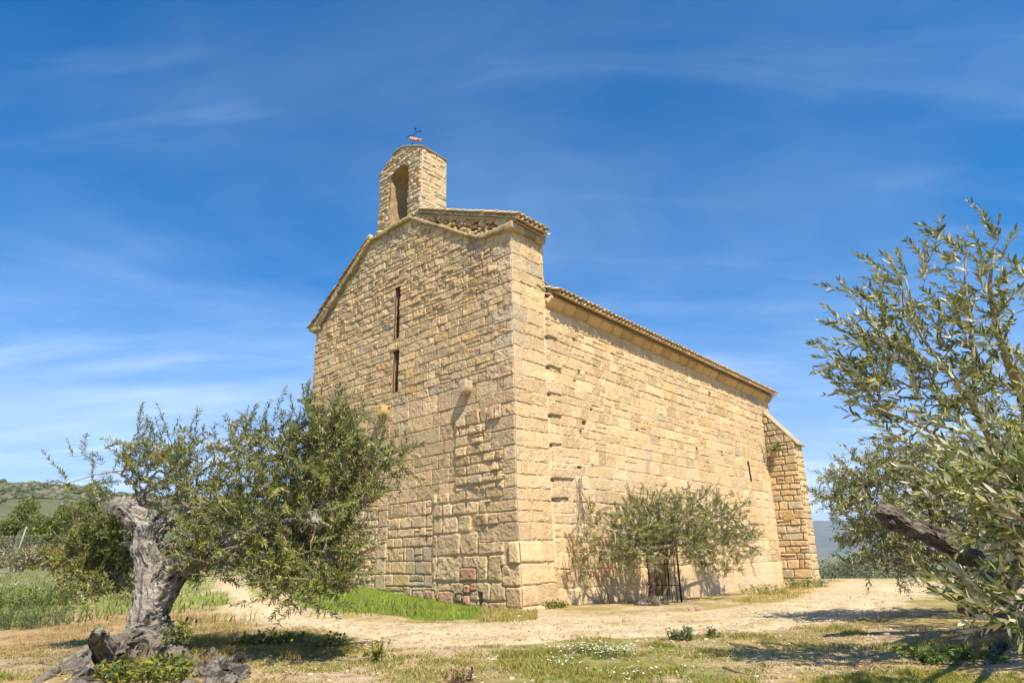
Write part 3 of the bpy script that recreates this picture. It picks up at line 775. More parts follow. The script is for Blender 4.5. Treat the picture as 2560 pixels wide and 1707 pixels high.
# corbels -----------------------------------------------------------------------
for k, (u_, z_, c_) in enumerate(((5.40, 5.50, (0.47, 0.35, 0.14)), (1.66, 5.52, (0.46, 0.37, 0.24)))):
    th = np.linspace(-math.pi, 0, 10)
    prof = [(0.0, 0.17), (0.30, 0.17)] + [(0.15 + 0.15 * math.cos(t), 0.10 + 0.20 * math.sin(t)) for t in np.linspace(0, -math.pi, 11)][0:]
    V_, F_ = prism(prof, 0.36)
    P_ = frame(V_ - np.array((0.15, 0.0, 0.0)), FP(u_, z_, -0.08), WD, ZD, FN)
    m_ = MB(); 
    # refine: rounded, rough half-drum
    B_, BF = rbox((0.30, 0.36, 0.36), 0.03, 0.035, 0.012, 3 + k)
    zz = B_[:, 1]; lowm = zz < 0.02
    wd_ = np.sqrt(np.clip(1 - np.clip((0.02 - zz) / 0.21, 0, 1) ** 2, 0.02, 1))
    B_[:, 0] = B_[:, 0] * np.where(lowm, wd_, 1)
    cc = np.tile(np.array(c_), (len(B_), 1)) * (1 + 0.25 * fbm3(B_[:, 0] * 12, B_[:, 1] * 12, B_[:, 2] * 12 + k)[:, None])
    m_.add(frame(B_, FP(u_, z_, 0.10), WD, ZD, FN), BF, cc)
    m_.build('corbel', M_STONE, chapel)

# copings and cornices -----------------------------------------------------------------------
def course(m_, pts, hgt, proj, back, seg, rs, cols, gap=0.012, upax=None, nrm=FN, drop=0.0):
    """row of stones along a polyline of (point) with its outer face proj in front of the wall"""
    pts = [np.asarray(p, float) for p in pts]
    for a, b in zip(pts[:-1], pts[1:]):
        d = b - a; ln = np.linalg.norm(d); d = d / ln; n = max(1, int(round(ln / seg)))
        upv = np.cross(nrm, d); upv = upv if upv[2] > 0 else -upv
        cuts = np.concatenate([[0], np.sort((np.arange(1, n) + rs.uniform(-0.22, 0.22, n - 1)) / n), [1]]) * ln
        for c0_, c1_ in zip(cuts[:-1], cuts[1:]):
            P_, F_ = rbox((c1_ - c0_ - gap, proj + back, hgt * rs.uniform(0.86, 1.04)), 0.018, 0.05, 0.016, rs.rand() * 9)
            o_ = a + d * (c0_ + c1_) / 2 + upv * (hgt / 2 + rs.normal(0, 0.010)) + nrm * ((proj - back) / 2 + rs.normal(0, 0.014))
            c = np.array(cols[rs.randint(len(cols))]) * rs.uniform(0.88, 1.1)
            cc = c[None] * (1 + 0.22 * fbm3(P_[:, 0] * 7 + o_[0], P_[:, 1] * 7 + o_[1], P_[:, 2] * 7 + o_[2])[:, None])
            m_.add(frame(P_, o_, d, nrm, upv), F_, cc)
rs = np.random.RandomState(4)
CPC = [(0.35, 0.28, 0.16), (0.40, 0.31, 0.165), (0.28, 0.235, 0.14)]; MOSSY = [(0.27, 0.24, 0.09), (0.33, 0.27, 0.11)]
mb = MB()
course(mb, [FP(9.62, 9.33), FP(6.60, 11.80)], 0.15, 0.17, 0.20, 0.75, rs, CPC)
course(mb, [FP(6.70, 11.80), FP(4.36, 11.80)], 0.16, 0.15, 0.20, 0.62, rs, MOSSY)
course(mb, [FP(4.40, 11.80), FP(1.22, 9.86)], 0.125, 0.12, 0.16, 0.50, rs, CPC)
course(mb, [FP(1.20, 9.82), FP(0.0, 9.74)], 0.17, 0.13, 0.18, 0.60, rs, CPC)
course(mb, [FP(10.08, 9.28), FP(9.50, 9.28)], 0.18, 0.16, 0.3, 0.35, rs, CPC)
mb.build('gable_coping', M_STONE, chapel)
def cornice(name, v0, v1, zf, rs):
    m_ = MB(); v = v0
    while v < v1 - 0.05:
        ln = min(rs.uniform(0.45, 0.75), v1 - v)
        if v1 - v - ln < 0.3: ln = v1 - v
        pr = [(0, 0), (0.03, 0.0), (0.09, 0.05), (0.16, 0.13), (0.20, 0.20), (0.21, 0.205), (0.21, 0.27), (-0.1, 0.27), (-0.1, 0)]
        n_ = 5; a0 = np.linspace(0.004, ln - 0.004, n_)
        pr = np.array(pr); k = len(pr); VV = []
        zo = zf(v + ln / 2) + rs.normal(0, 0.006); of = rs.normal(0, 0.008)
        for aa in a0:
            for (o_, h_) in pr: VV.append(SP(v + aa, zo + h_, o_ + of))
        VV = np.array(VV); VV += (0.008 * fbm3(VV[:, 0] * 9, VV[:, 1] * 9, VV[:, 2] * 9)[:, None]) * SN
        i = np.arange(n_ - 1)[:, None] * k; j = np.arange(k)[None]; j2 = (j + 1) % k
        FF = np.stack([i + j, i + k + j, i + k + j2, i + j2], -1).reshape(-1, 4)
        c = np.array((0.52, 0.35, 0.15)) * rs.uniform(0.85, 1.12) + np.array((0, 0.02, 0.03)) * rs.rand()
        cc = c[None] * (1 + 0.2 * fbm3(VV[:, 0] * 6, VV[:, 1] * 6, VV[:, 2] * 6)[:, None])
        m_.add(VV, [FF, np.array([list(range(k)), list(range((n_ - 1) * k, n_ * k))[::-1]])], cc)
        v += ln
    return m_.build(name, M_STONE, chapel, False)
ev = lambda v: 7.85 - 0.25 * (v - BL) / 15.9
cornice('cornice', BL + 0.02, SLEN + 0.05, ev, rs)
course_mb = MB()
course(course_mb, [SP(-0.15, 9.70), SP(BL, 9.70)], 0.20, 0.16, 0.16, 0.5, rs, CPC, nrm=SN)
course_mb.build('bay_cornice', M_STONE, chapel)
course_mb = MB()
# little drip ledge closing the top of the raised bay's rear edge
course(course_mb, [SP(BL - 0.34, 8.37), SP(BL + 0.06, 8.26)], 0.07, 0.06, 0.1, 0.5, rs, MOSSY, nrm=SN)
course_mb.build('drip_ledge', M_STONE, chapel)
course_mb = MB()
course(course_mb, [SP(BL + 0.02, 8.66), SP(BL + 0.20, 8.52)], 0.06, -0.02, 0.3, 0.5, rs, MOSSY, nrm=SN)
course_mb.build('drip_ledge', M_STONE, chapel)

# roofs -----------------------------------------------------------------------
TC = [(0.58, 0.44, 0.27), (0.54, 0.41, 0.22), (0.62, 0.49, 0.32), (0.52, 0.31, 0.19), (0.48, 0.37, 0.22)]
def tile_piece(m_, o, down, across, nrm, ln, r0, r1, flip, c, th=0.016, n=7):
    t = np.linspace(0, math.pi, n); VV = []
    for (s_, r) in ((0.0, r0), (ln, r1)):
        for q in (r, r - th):
            for a in t:
                h = math.sin(a) * q * 0.82
                VV.append(o + down * s_ + across * (math.cos(a) * q) + nrm * (-h if flip else h))
    VV = np.array(VV); F_ = []
    A, B, Cc_, Dd = 0, n, 2 * n, 3 * n
    for i in range(n - 1):
        F_ += [(A + i, A + i + 1, Cc_ + i + 1, Cc_ + i), (B + i, Dd + i, Dd + i + 1, B + i + 1), (A + i, B + i, B + i + 1, A + i + 1), (Cc_ + i, Cc_ + i + 1, Dd + i + 1, Dd + i)]
    F_ += [(A, Cc_, Dd, B), (A + n - 1, B + n - 1, Dd + n - 1, Cc_ + n - 1)]
    m_.add(VV, np.array(F_), c)
def tiles(m_, o, down, across, length, ncols, rs, sp=0.205, expo=0.30, rows=None, start_rows=0):
    down = down / np.linalg.norm(down); nrm = np.cross(across, down); nrm = nrm if nrm[2] > 0 else -nrm
    nr = int(length / expo)
    for c_ in range(ncols):
        for r_ in range(nr):
            if rows is not None and (nr - 1 - r_) >= rows: continue
            j = rs.normal(0, 0.008, 3)
            base = o + across * (c_ * sp + j[0]) + down * (length - (nr - r_) * expo + j[1]) + nrm * (0.09 + j[2] * 0.4)
            tl = down * 1.0 - nrm * 0.03
            k = TC[rs.choice(5, p=(0.34, 0.24, 0.26, 0.04, 0.12))]
            cc = np.array(k) * rs.uniform(0.85, 1.12)
            tile_piece(m_, base + nrm * 0.055, tl + nrm * 0.10, across, nrm, 0.40, 0.075, 0.092, False, cc)
            cc = np.array(TC[rs.choice(5, p=(0.34, 0.24, 0.26, 0.04, 0.12))]) * rs.uniform(0.8, 1.05)
            tile_piece(m_, base + across * sp / 2 + nrm * 0.03, tl + nrm * 0.03, across, nrm, 0.40, 0.080, 0.092, True, cc)
roof = MB()
# raised bay, right slope: from the apex down to the corner
A_ = FP(4.30, 12.00, 0.16); B_ = FP(-0.22, 9.94, 0.16)
tiles(roof, A_ + SD * 0.10, B_ - A_, SD, np.linalg.norm(B_ - A_), 7, rs, sp=0.2)
sl = MB()
def slab(a, b, depth, th=0.05):
    d = b - a; n_ = np.cross(SD, d); n_ /= np.linalg.norm(n_); n_ = n_ if n_[2] > 0 else -n_
    Vv = [a, b, b + SD * depth, a + SD * depth]; Vv = np.array(Vv + [p + n_ * th for p in Vv])
    roof.add(Vv, np.array([(0, 1, 2, 3), (7, 6, 5, 4), (0, 4, 5, 1), (1, 5, 6, 2), (2, 6, 7, 3), (3, 7, 4, 0)]), (0.42, 0.33, 0.21))
slab(FP(4.4, 11.99, 0.06), FP(-0.16, 9.94, 0.06), BL + 0.12)
# left slope
A2 = FP(6.5, 12.02, 0.12); B2 = FP(10.3, 9.47, 0.12)
tiles(roof, A2 + SD * 0.08, B2 - A2, SD, np.linalg.norm(B2 - A2), 3, rs)
slab(FP(6.5, 11.97, 0.08), FP(10.22, 9.48, 0.08), BL + 0.12)
slab(FP(6.6, 11.97, 0.02), FP(4.3, 11.97, 0.02), BL + 0.12, 0.04)
roof.build('bay_roof', M_TILE, chapel, False)
roof = MB()
# nave roof: the lower three rows carry real tiles
tilt = (SP(SLEN, ev(SLEN)) - SP(BL, ev(BL))); across = tilt / np.linalg.norm(tilt)
dn = SN * 1.0 - ZD * 0.42; dn /= np.linalg.norm(dn)
E0 = SP(BL + 0.12, ev(BL) + 0.26, 0.33)
tiles(roof, E0 - dn * 1.2, dn, across, 1.2, 78, rs, rows=3)
a_ = SP(BL, ev(BL) + 0.28, 0.2); b_ = FP(4.95, 10.1) + SD * BL; c_ = FP(10.2, 7.9) + SD * BL
for p, q in ((a_, b_), (b_, c_)):
    e = tilt * (SLEN + 0.35 - BL) / (SLEN - BL)
    Vv = np.array([p, q, q + e, p + e]); n_ = np.array((0, 0, 0.05)); Vv = np.concatenate([Vv, Vv + n_])
    roof.add(Vv, np.array([(0, 1, 2, 3), (7, 6, 5, 4), (0, 4, 5, 1), (1, 5, 6, 2), (2, 6, 7, 3), (3, 7, 4, 0)]), (0.42, 0.33, 0.21))
roof.build('nave_roof', M_TILE, chapel, False)

# rubble packed between the old rake and the later, flatter roof
def lump(r3, seed, n=2):
    V_, F_ = box_grid((4, 4, 4)); V_ = V_ / np.linalg.norm(V_, axis=1, keepdims=True) ** 0.8
    q = V_ * 1.3 + seed
    V_ = V_ * (1 + 0.5 * fbm3(q[:, 0], q[:, 1], q[:, 2], 3))[:, None] * np.array(r3)
    return V_, F_
rub = MB()
tri = [(4.35, 11.97), (1.25, 10.02), (0.25, 9.95), (0.05, 10.0)]
rub.add([FP(4.4, 11.8, -0.12), FP(1.2, 9.7, -0.12), FP(0.0, 9.7, -0.12), FP(-0.05, 10.02, -0.12)], np.array([[0, 3, 2, 1]]), (0.30, 0.22, 0.13))
cnt = 0
cand = rs.rand(1500, 2) * np.array((4.4, 2.2)) + np.array((0, 9.85)); placed = []
for u_, z_ in cand:
    lo = np.interp(u_, [0, 1.22, 4.4], [9.93, 9.93, 11.95]) + 0.03; hi = np.interp(u_, [0, 4.4], [10.03, 12.02]) + 0.0
    if z_ < lo or z_ > hi: continue
    r = rs.uniform(0.045, 0.13)
    if any((u_ - a) ** 2 + (z_ - b) ** 2 < (0.72 * (r + c)) ** 2 for a, b, c in placed): continue
    placed.append((u_, z_, r))
    V_, F_ = lump((r * 1.25, 0.10, r * rs.uniform(0.75, 1.0)), rs.rand() * 50)
    a = rs.normal(0, 0.3); ca, sa = math.cos(a), math.sin(a)
    V_ = np.c_[V_[:, 0] * ca - V_[:, 2] * sa, V_[:, 1], V_[:, 0] * sa + V_[:, 2] * ca]
    rub.add(frame(V_, FP(u_, z_, -0.05), WD, FN, ZD), F_, PAL[rs.randint(6)] * rs.uniform(0.75, 1.1))
rub.build('rubble_infill', M_STONE, chapel)
rub2 = MB()
for i in range(70):                                          # packing under the left verge
    t = (i + rs.rand()) / 70; u_ = 6.65 + 3.35 * t; z_ = 11.99 - 2.43 * t + rs.normal(0, 0.02) - 0.03
    V_, F_ = lump((0.07, 0.09, 0.05), rs.rand() * 50)
    rub2.add(frame(V_, FP(u_, z_, 0.02), WD, FN, ZD), F_, PAL[rs.randint(6)] * rs.uniform(0.75, 1.1))
rub2.build('verge_packing', M_STONE, chapel)

# belfry -----------------------------------------------------------------------
BU0, BU1, BD = 4.03, 6.37, 1.12                              # right edge, left edge, depth
AU, AHW, AZ0, AZ1 = 5.18, 0.50, 11.7, 14.30                  # arch axis, half width, foot, crown
bel_parent = chapel
Rb = Relief(BU1, 11.7, 15.2, 0.015, 14, BU0)
Rb.mortar((0.50, 0.38, 0.22), -0.006, 0.016)
bw = (0.28, 0.12, 0.25, 0.08, 0.07, 0.20)
Rb.fill(BU0, BU1, 11.7, 15.2, (0.10, 0.24), (0.22, 0.62), 0.15, prot=0.042, gap=0.028, rad=0.03, edge=0.035, tilt=0.03, rough=0.022, skew=0.10, weights=bw)
gb = (0.30 + 0.35 * sstep(0.0, 0.35, fbm2(Rb.U * 1.7, Rb.Z * 1.7, 74, 3)))[..., None]; Rb.C = Rb.C * (1 - gb) + gb * np.array((0.42, 0.365, 0.275))
Rb.taper(0.03)
def arch_in(u, z):
    dz = np.maximum(z - (AZ1 - AHW), 0)
    return (np.abs(u - AU) < np.sqrt(np.maximum(AHW ** 2 - dz ** 2, 0)) + 0) & (z < AZ1)
def btop(u): return np.interp(u, [BU0, 4.95, 5.35, 5.62, 5.64, 5.98, 6.0, BU1], [14.54, 15.02, 15.06, 15.00, 14.86, 14.74, 14.66, 14.50])
V = C0 + Rb.U[..., None] * WD + Rb.Z[..., None] * ZD + Rb.H[..., None] * FN - 0.03 * FN
Fq = Rb.quads(lambda u, z: (z < btop(u)) & ~arch_in(u, z))
V, Fq, Cc = compact(V.reshape(-1, 3), Fq[:, ::-1], Rb.C.reshape(-1, 3))
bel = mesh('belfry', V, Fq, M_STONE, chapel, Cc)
Rc = Relief(BD, 11.2, 14.56, 0.015, 15)
Rc.mortar((0.52, 0.39, 0.22), 0.012, 0.014)
Rc.fill(0, BD, 11.2, 14.6, (0.14, 0.30), (0.28, 0.75), 0.2, prot=0.03, gap=0.03, rad=0.04, edge=0.03, tilt=0.015, rough=0.015, skew=0.12, weights=bw)
gb = (0.22 + 0.3 * sstep(0.0, 0.35, fbm2(Rc.U * 1.7, Rc.Z * 1.7, 75, 3)))[..., None]; Rc.C = Rc.C * (1 - gb) + gb * np.array((0.46, 0.40, 0.30))
Rc.taper(0.03)
def side_of(Ru, uedge, nrm, flipf, name):
    V = C0 + uedge * WD + 0.03 * SD + Ru.U[..., None] * SD + Ru.Z[..., None] * ZD + Ru.H[..., None] * nrm
    Fq = Ru.quads(lambda u, z: z < 14.54)
    if flipf: Fq = Fq[:, ::-1]
    V, Fq, Cc = compact(V.reshape(-1, 3), Fq, Ru.C.reshape(-1, 3))
    mesh(name, V, Fq, M_STONE, bel, Cc)
side_of(Rc, BU0, SN, False, 'belfry_side')
side_of(Rc, BU1, WD, True, 'belfry_side')
# reveal of the arch, back face, roof slabs
mb = MB()
na = 40
prof = [(AU - AHW, z) for z in np.linspace(11.7, AZ1 - AHW, 60)] + [(AU - AHW * math.cos(t), AZ1 - AHW + AHW * math.sin(t)) for t in np.linspace(0, math.pi, 40)] + [(AU + AHW, z) for z in np.linspace(AZ1 - AHW, 11.7, 60)]
prof = np.array(prof); nd = 50
dz_ = np.linspace(0.0, BD, nd)
cen = np.array([AU, 13.0])
G = C0 + prof[:, None, :1] * WD + prof[:, None, 1:2] * ZD + (dz_[None, :, None] + 0.015) * SD
s_arc = np.arange(len(prof)) * 0.04
rel = 0.02 * fbm2(s_arc[:, None] * 6 + 0 * dz_[None], dz_[None] * 6 + 0 * s_arc[:, None], 77, 4) + 0.02 * np.round(1.5 * noise2(s_arc[:, None] * 4.2 + 0 * dz_[None], dz_[None] * 2.2 + 0 * s_arc[:, None], 78)) * 0.5
rel = rel * sstep(-0.01, 0.06, dz_)[None]
inw = np.stack([cen[0] - prof[:, 0], np.where(prof[:, 1] > AZ1 - AHW, (AZ1 - AHW) - prof[:, 1], 0)], -1); inw /= np.linalg.norm(inw, axis=1, keepdims=True)
G = G + rel[..., None] * (inw[:, None, :1] * WD + inw[:, None, 1:2] * ZD)
k = np.arange(len(prof) - 1)[:, None] * nd + np.arange(nd - 1)[None]
FF = np.stack([k, k + 1, k + nd + 1, k + nd], -1).reshape(-1, 4)
cc = np.array((0.33, 0.235, 0.13)) * (1 + 0.5 * rel.reshape(-1, 1) / 0.02 * 0.4)  # reveal stone coloured darker to deepen the shadow inside the arch
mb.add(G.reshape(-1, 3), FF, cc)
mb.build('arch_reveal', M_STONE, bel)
mb = MB()
us = np.linspace(BU0, BU1, 60)
for ua, ub in zip(us[:-1], us[1:]):
    um = (ua + ub) / 2; zt = float(btop(um)); inside = abs(um - AU) < AHW
    z0_ = AZ1 - AHW + math.sqrt(max(AHW ** 2 - (um - AU) ** 2, 0)) if inside else 11.2
    mb.add([FP(ua, z0_, -BD - 0.03), FP(ub, z0_, -BD - 0.03), FP(ub, zt, -BD - 0.03), FP(ua, zt, -BD - 0.03)], np.array([[0, 1, 2, 3]]), (0.46, 0.35, 0.21))
mb.build('belfry_back', M_STONE, bel, False)
mb = MB()
def slabs(pts, th, seg):
    for (ua, za_), (ub, zb_) in zip(pts[:-1], pts[1:]):
        a = FP(ua, za_); b = FP(ub, zb_); d = b - a; ln = np.linalg.norm(d); d /= ln
        upv = np.cross(FN, d); upv = upv if upv[2] > 0 else -upv
        nd_ = 3
        for i in range(nd_):
            P_, F_ = rbox((ln + 0.03, BD / nd_ + (0.10 if i == 0 else 0.02), th), 0.012, 0.07, 0.012, rs.rand() * 9)
            o_ = (a + b) / 2 + SD * (0.02 + BD / nd_ * (i + 0.5)) + upv * (th / 2 - 0.012 + rs.normal(0, 0.005))
            mb.add(frame(P_, o_, d, SD, upv), F_, np.array(((0.33, 0.29, 0.19), (0.38, 0.32, 0.2))[rs.randint(2)]) * rs.uniform(0.85, 1.1))
slabs([(BU0 - 0.06, 14.50), (4.55, 14.80), (5.0, 15.03)], 0.05, 0.5)
slabs([(5.0, 15.04), (5.36, 15.06), (5.66, 15.0)], 0.05, 0.5)
slabs([(5.62, 14.84), (6.02, 14.72)], 0.06, 0.4); slabs([(5.96, 14.66), (BU1 + 0.05, 14.47)], 0.05, 0.4)
mb.build('belfry_capping', M_STONE, bel)
# weather vane
VB = FP(5.05, 15.03, -0.35); tip = VB + np.array([0.14, 0.0, 1.0]); ax = (tip - VB) / np.linalg.norm(tip - VB)
mb = MB(); VL = 0.98
V_, F_ = tube([VB - ax * 0.15, VB + ax * VL], [0.013, 0.009], 8); mb.add(V_, F_)
vane = mb.build('weather_vane', M_IRON, chapel, False)
pd = np.array([0.96, 0.25, -0.10]); pd /= np.linalg.norm(pd)
pn_ = np.cross(pd, ax); pn_ /= np.linalg.norm(pn_); pu = np.cross(pn_, pd)
poly = [(-0.21, 0.02), (-0.10, 0.075), (0.02, 0.085), (0.33, 0.085), (0.27, 0.005), (0.33, -0.075), (0.02, -0.075), (-0.10, -0.055)]
V_, F_ = prism(poly, 0.008); mb = MB(); mb.add(frame(V_, VB + ax * 0.52 - pn_ * 0.004, pd, pu, pn_), F_)
mb.build('vane_plate', M_VANE, vane, False)
mb = MB(); P_, F_ = rbox((0.055, 0.075, 0.014), 0.002, 1, 0); mb.add(frame(P_, VB + ax * 0.52 + pd * 0.17 + pu * 0.01, pd, pu, pn_), F_); mb.build('vane_badge', M_IRON, vane, False)
mb = MB(); cpt = VB + ax * 0.75
ca = np.array([0.42, 0.0, 0.20]); 
pts = [cpt - ca * 0.5 - ax * 0.01, cpt - ca * 0.22 - ax * 0.035, cpt, cpt + ca * 0.25 + ax * 0.035, cpt + ca * 0.5 + ax * 0.01]
V_, F_ = tube(pts, 0.012, 8); mb.add(V_, F_)
for p in (pts[0], pts[-1], VB + ax * VL):
    S_, SF = box_grid((5, 5, 5)); S_ = S_ / np.linalg.norm(S_, axis=1, keepdims=True) * 0.036; mb.add(S_ + p, SF)
mb.build('vane_cross', M_IRON, vane)

# buttress -----------------------------------------------------------------------
Rt = Relief(1.22, -0.4, 7.1, 0.017, 31)
Rt.mortar((0.36, 0.27, 0.16), -0.025, 0.012)
Rt.fill(0, 1.22, -0.4, 7.1, (0.22, 0.36), (0.30, 0.72), 0.1, prot=0.04, gap=0.028, rad=0.03, edge=0.03, tilt=0.012, rough=0.012, weights=(0.34, 0.18, 0.28, 0.03, 0.05, 0.12))
Rt.stone(0.35, 0.85, 2.35, 2.66, prot=0.045, gap=0.03, rad=0.03, edge=0.03, col=(0.50, 0.33, 0.13))
gt = sstep(4.4, 6.6, Rt.Z + 0.8 * Rt.mid)
Rt.C = Rt.C * (1 - 0.55 * gt[..., None]) + 0.55 * gt[..., None] * np.array((0.27, 0.23, 0.15))
Rt.taper(0.03)
def bt_v(z): return 15.72 + 0.085 * z                        # its near face leans with height
def btz(o): return 7.05 - o * (1.48 / 1.2)
V = C0 + bt_v(Rt.Z)[..., None] * SD + Rt.Z[..., None] * ZD + (Rt.U[..., None]) * SN - Rt.H[..., None] * SD
Fq = Rt.quads(lambda o, z: z < btz(o))
V, Fq, Cc = compact(V.reshape(-1, 3), Fq, Rt.C.reshape(-1, 3))
but = mesh('buttress', V, Fq[:, ::-1], M_STONE, chapel, Cc)
Rt2 = Relief(0.78, -0.4, 5.62, 0.022, 32)
Rt2.mortar((0.46, 0.35, 0.21), -0.01, 0.012)
Rt2.fill(0, 0.78, -0.4, 5.62, (0.22, 0.36), (0.25, 0.6), 0.1, prot=0.035, gap=0.022, rad=0.03, edge=0.03, rough=0.012)
Rt2.taper(0.03)
V = C0 + (bt_v(Rt2.Z) + Rt2.U)[..., None] * SD + Rt2.Z[..., None] * ZD + (1.22 + Rt2.H)[..., None] * SN
Fq = Rt2.quads(lambda o, z: z < 5.6)
V, Fq, Cc = compact(V.reshape(-1, 3), Fq, Rt2.C.reshape(-1, 3))
mesh('buttress_front', V, Fq, M_STONE, but, Cc)
mb = MB()
mb.add([C0 + SD * (bt_v(-0.4) + 0.78) - ZD * 0.4, C0 + SD * (bt_v(-0.4) + 0.78) - ZD * 0.4 + SN * 1.22, C0 + SD * (bt_v(5.6) + 0.78) + ZD * 5.6 + SN * 1.22, C0 + SD * (bt_v(7) + 0.78) + ZD * 7.05], np.array([[0, 1, 2, 3]]))
mb.build('buttress_rear', M_BACK, but, False)
mb = MB()
for i in range(4):
    o0, o1 = 0.33 * i, 0.33 * (i + 1) + 0.02
    a = C0 + SD * (bt_v(btz(o0)) - 0.05) + ZD * btz(o0) + SN * o0; b = C0 + SD * (bt_v(btz(o1)) - 0.05) + ZD * btz(o1) + SN * o1
    d = b - a; ln = np.linalg.norm(d); d /= ln; nn = np.cross(d, SD); nn = nn if nn[2] > 0 else -nn
    P_, F_ = rbox((ln, 0.88, 0.07), 0.015, 0.08, 0.010, i * 3.0)
    mb.add(frame(P_, (a + b) / 2 + SD * 0.44 + nn * 0.02, d, SD, nn), F_, np.array((0.36, 0.30, 0.20)) * rs.uniform(0.9, 1.1))
mb.build('buttress_capping', M_STONE, but)
mb = MB(); u_ = 0
for i in range(3):
    P_, F_ = rbox((0.42, 0.16, 0.30), 0.03, 0.06, 0.015, i); mb.add(frame(P_, C0 + SD * 15.72 - SD * 0.05 + SN * (0.2 + 0.42 * i) + ZD * (-0.10), SN, SD, ZD), F_, PAL[2] * rs.uniform(0.8, 1.0))
mb.build('plinth', M_STONE, but)
#==TREES==
# ------------------------------------------------------------------ vegetation tools
def norm_(v): return v / (np.linalg.norm(v, axis=-1, keepdims=True) + 1e-12)
def leaf_geo(P, D, Nn, ln, wd, curl=0.12, detail=True):
    """many lance-shaped leaves: base P, direction D, face normal Nn"""
    D = norm_(D); S = norm_(np.cross(D, Nn)); Nn = np.cross(S, D)
    ln = np.asarray(ln)[:, None]; wd = np.asarray(wd)[:, None]; n = len(P)
    if detail:
        v = [P, P + D * ln * 0.35 + S * wd * 0.5 + Nn * ln * 0.03, P + D * ln * 0.35 - S * wd * 0.5 + Nn * ln * 0.03,
             P + D * ln * 0.72 + S * wd * 0.40 - Nn * ln * curl * 0.3, P + D * ln * 0.72 - S * wd * 0.40 - Nn * ln * curl * 0.3, P + D * ln - Nn * ln * curl]
        V = np.stack(v, 1).reshape(-1, 3); b = np.arange(n)[:, None] * 6
        T = np.concatenate([b + np.array([[0, 1, 2]]), b + np.array([[3, 5, 4]])]); Q = b + np.array([[1, 3, 4, 2]])
        return V, [T, Q], 6
    v = [P, P + D * ln * 0.45 + S * wd * 0.5, P + D * ln - Nn * ln * curl, P + D * ln * 0.45 - S * wd * 0.5]
    V = np.stack(v, 1).reshape(-1, 3); b = np.arange(n)[:, None] * 4
    return V, [b + np.array([[0, 1, 2, 3]])], 4

def surface_net(f, org, h):
    nx, ny, nz = f.shape; s = f < 0
    cs = np.zeros((nx - 1, ny - 1, nz - 1, 3)); cn = np.zeros((nx - 1, ny - 1, nz - 1))
    for ax in range(3):
        o1 = [(0, 0), (0, 1), (1, 0), (1, 1)]
        for a, b in o1:
            i0 = [0, 0, 0]; oth = [q for q in range(3) if q != ax]; i0[oth[0]] = a; i0[oth[1]] = b
            i1 = list(i0); i1[ax] = 1
            sl0 = tuple(slice(i0[q], i0[q] + f.shape[q] - 1) for q in range(3)); sl1 = tuple(slice(i1[q], i1[q] + f.shape[q] - 1) for q in range(3))
            f0, f1 = f[sl0], f[sl1]; c = s[sl0] != s[sl1]
            t = np.where(c, f0 / np.where(c, f0 - f1, 1), 0)
            for q in range(3): cs[..., q] += np.where(c, i0[q] + (t if q == ax else 0), 0)
            cn += c
    act = cn > 0; idx = -np.ones(act.shape, int); idx[act] = np.arange(act.sum())
    ijk = np.argwhere(act); V = org + (ijk + cs[act] / cn[act][:, None]) * h
    F = []
    for ax in range(3):
        b, c = (ax + 1) % 3, (ax + 2) % 3
        sl0 = [slice(None)] * 3; sl1 = [slice(None)] * 3; sl0[ax] = slice(0, -1); sl1[ax] = slice(1, None)
        for q in (b, c): sl0[q] = slice(1, -1); sl1[q] = slice(1, -1)
        d0, d1 = s[tuple(sl0)], s[tuple(sl1)]
        p = np.argwhere(d0 != d1)
        if not len(p): continue
        flip = d0[tuple(p.T)]
        p = p + np.array([0 if q == ax else 1 for q in range(3)])
        def cell(db, dc):
            q = p.copy(); q[:, b] += db; q[:, c] += dc; return idx[tuple(q.T)]
        qd = np.stack([cell(-1, -1), cell(0, -1), cell(0, 0), cell(-1, 0)], 1)
        qd = np.where(flip[:, None], qd, qd[:, ::-1]); F.append(qd)
    return V, np.concatenate(F)

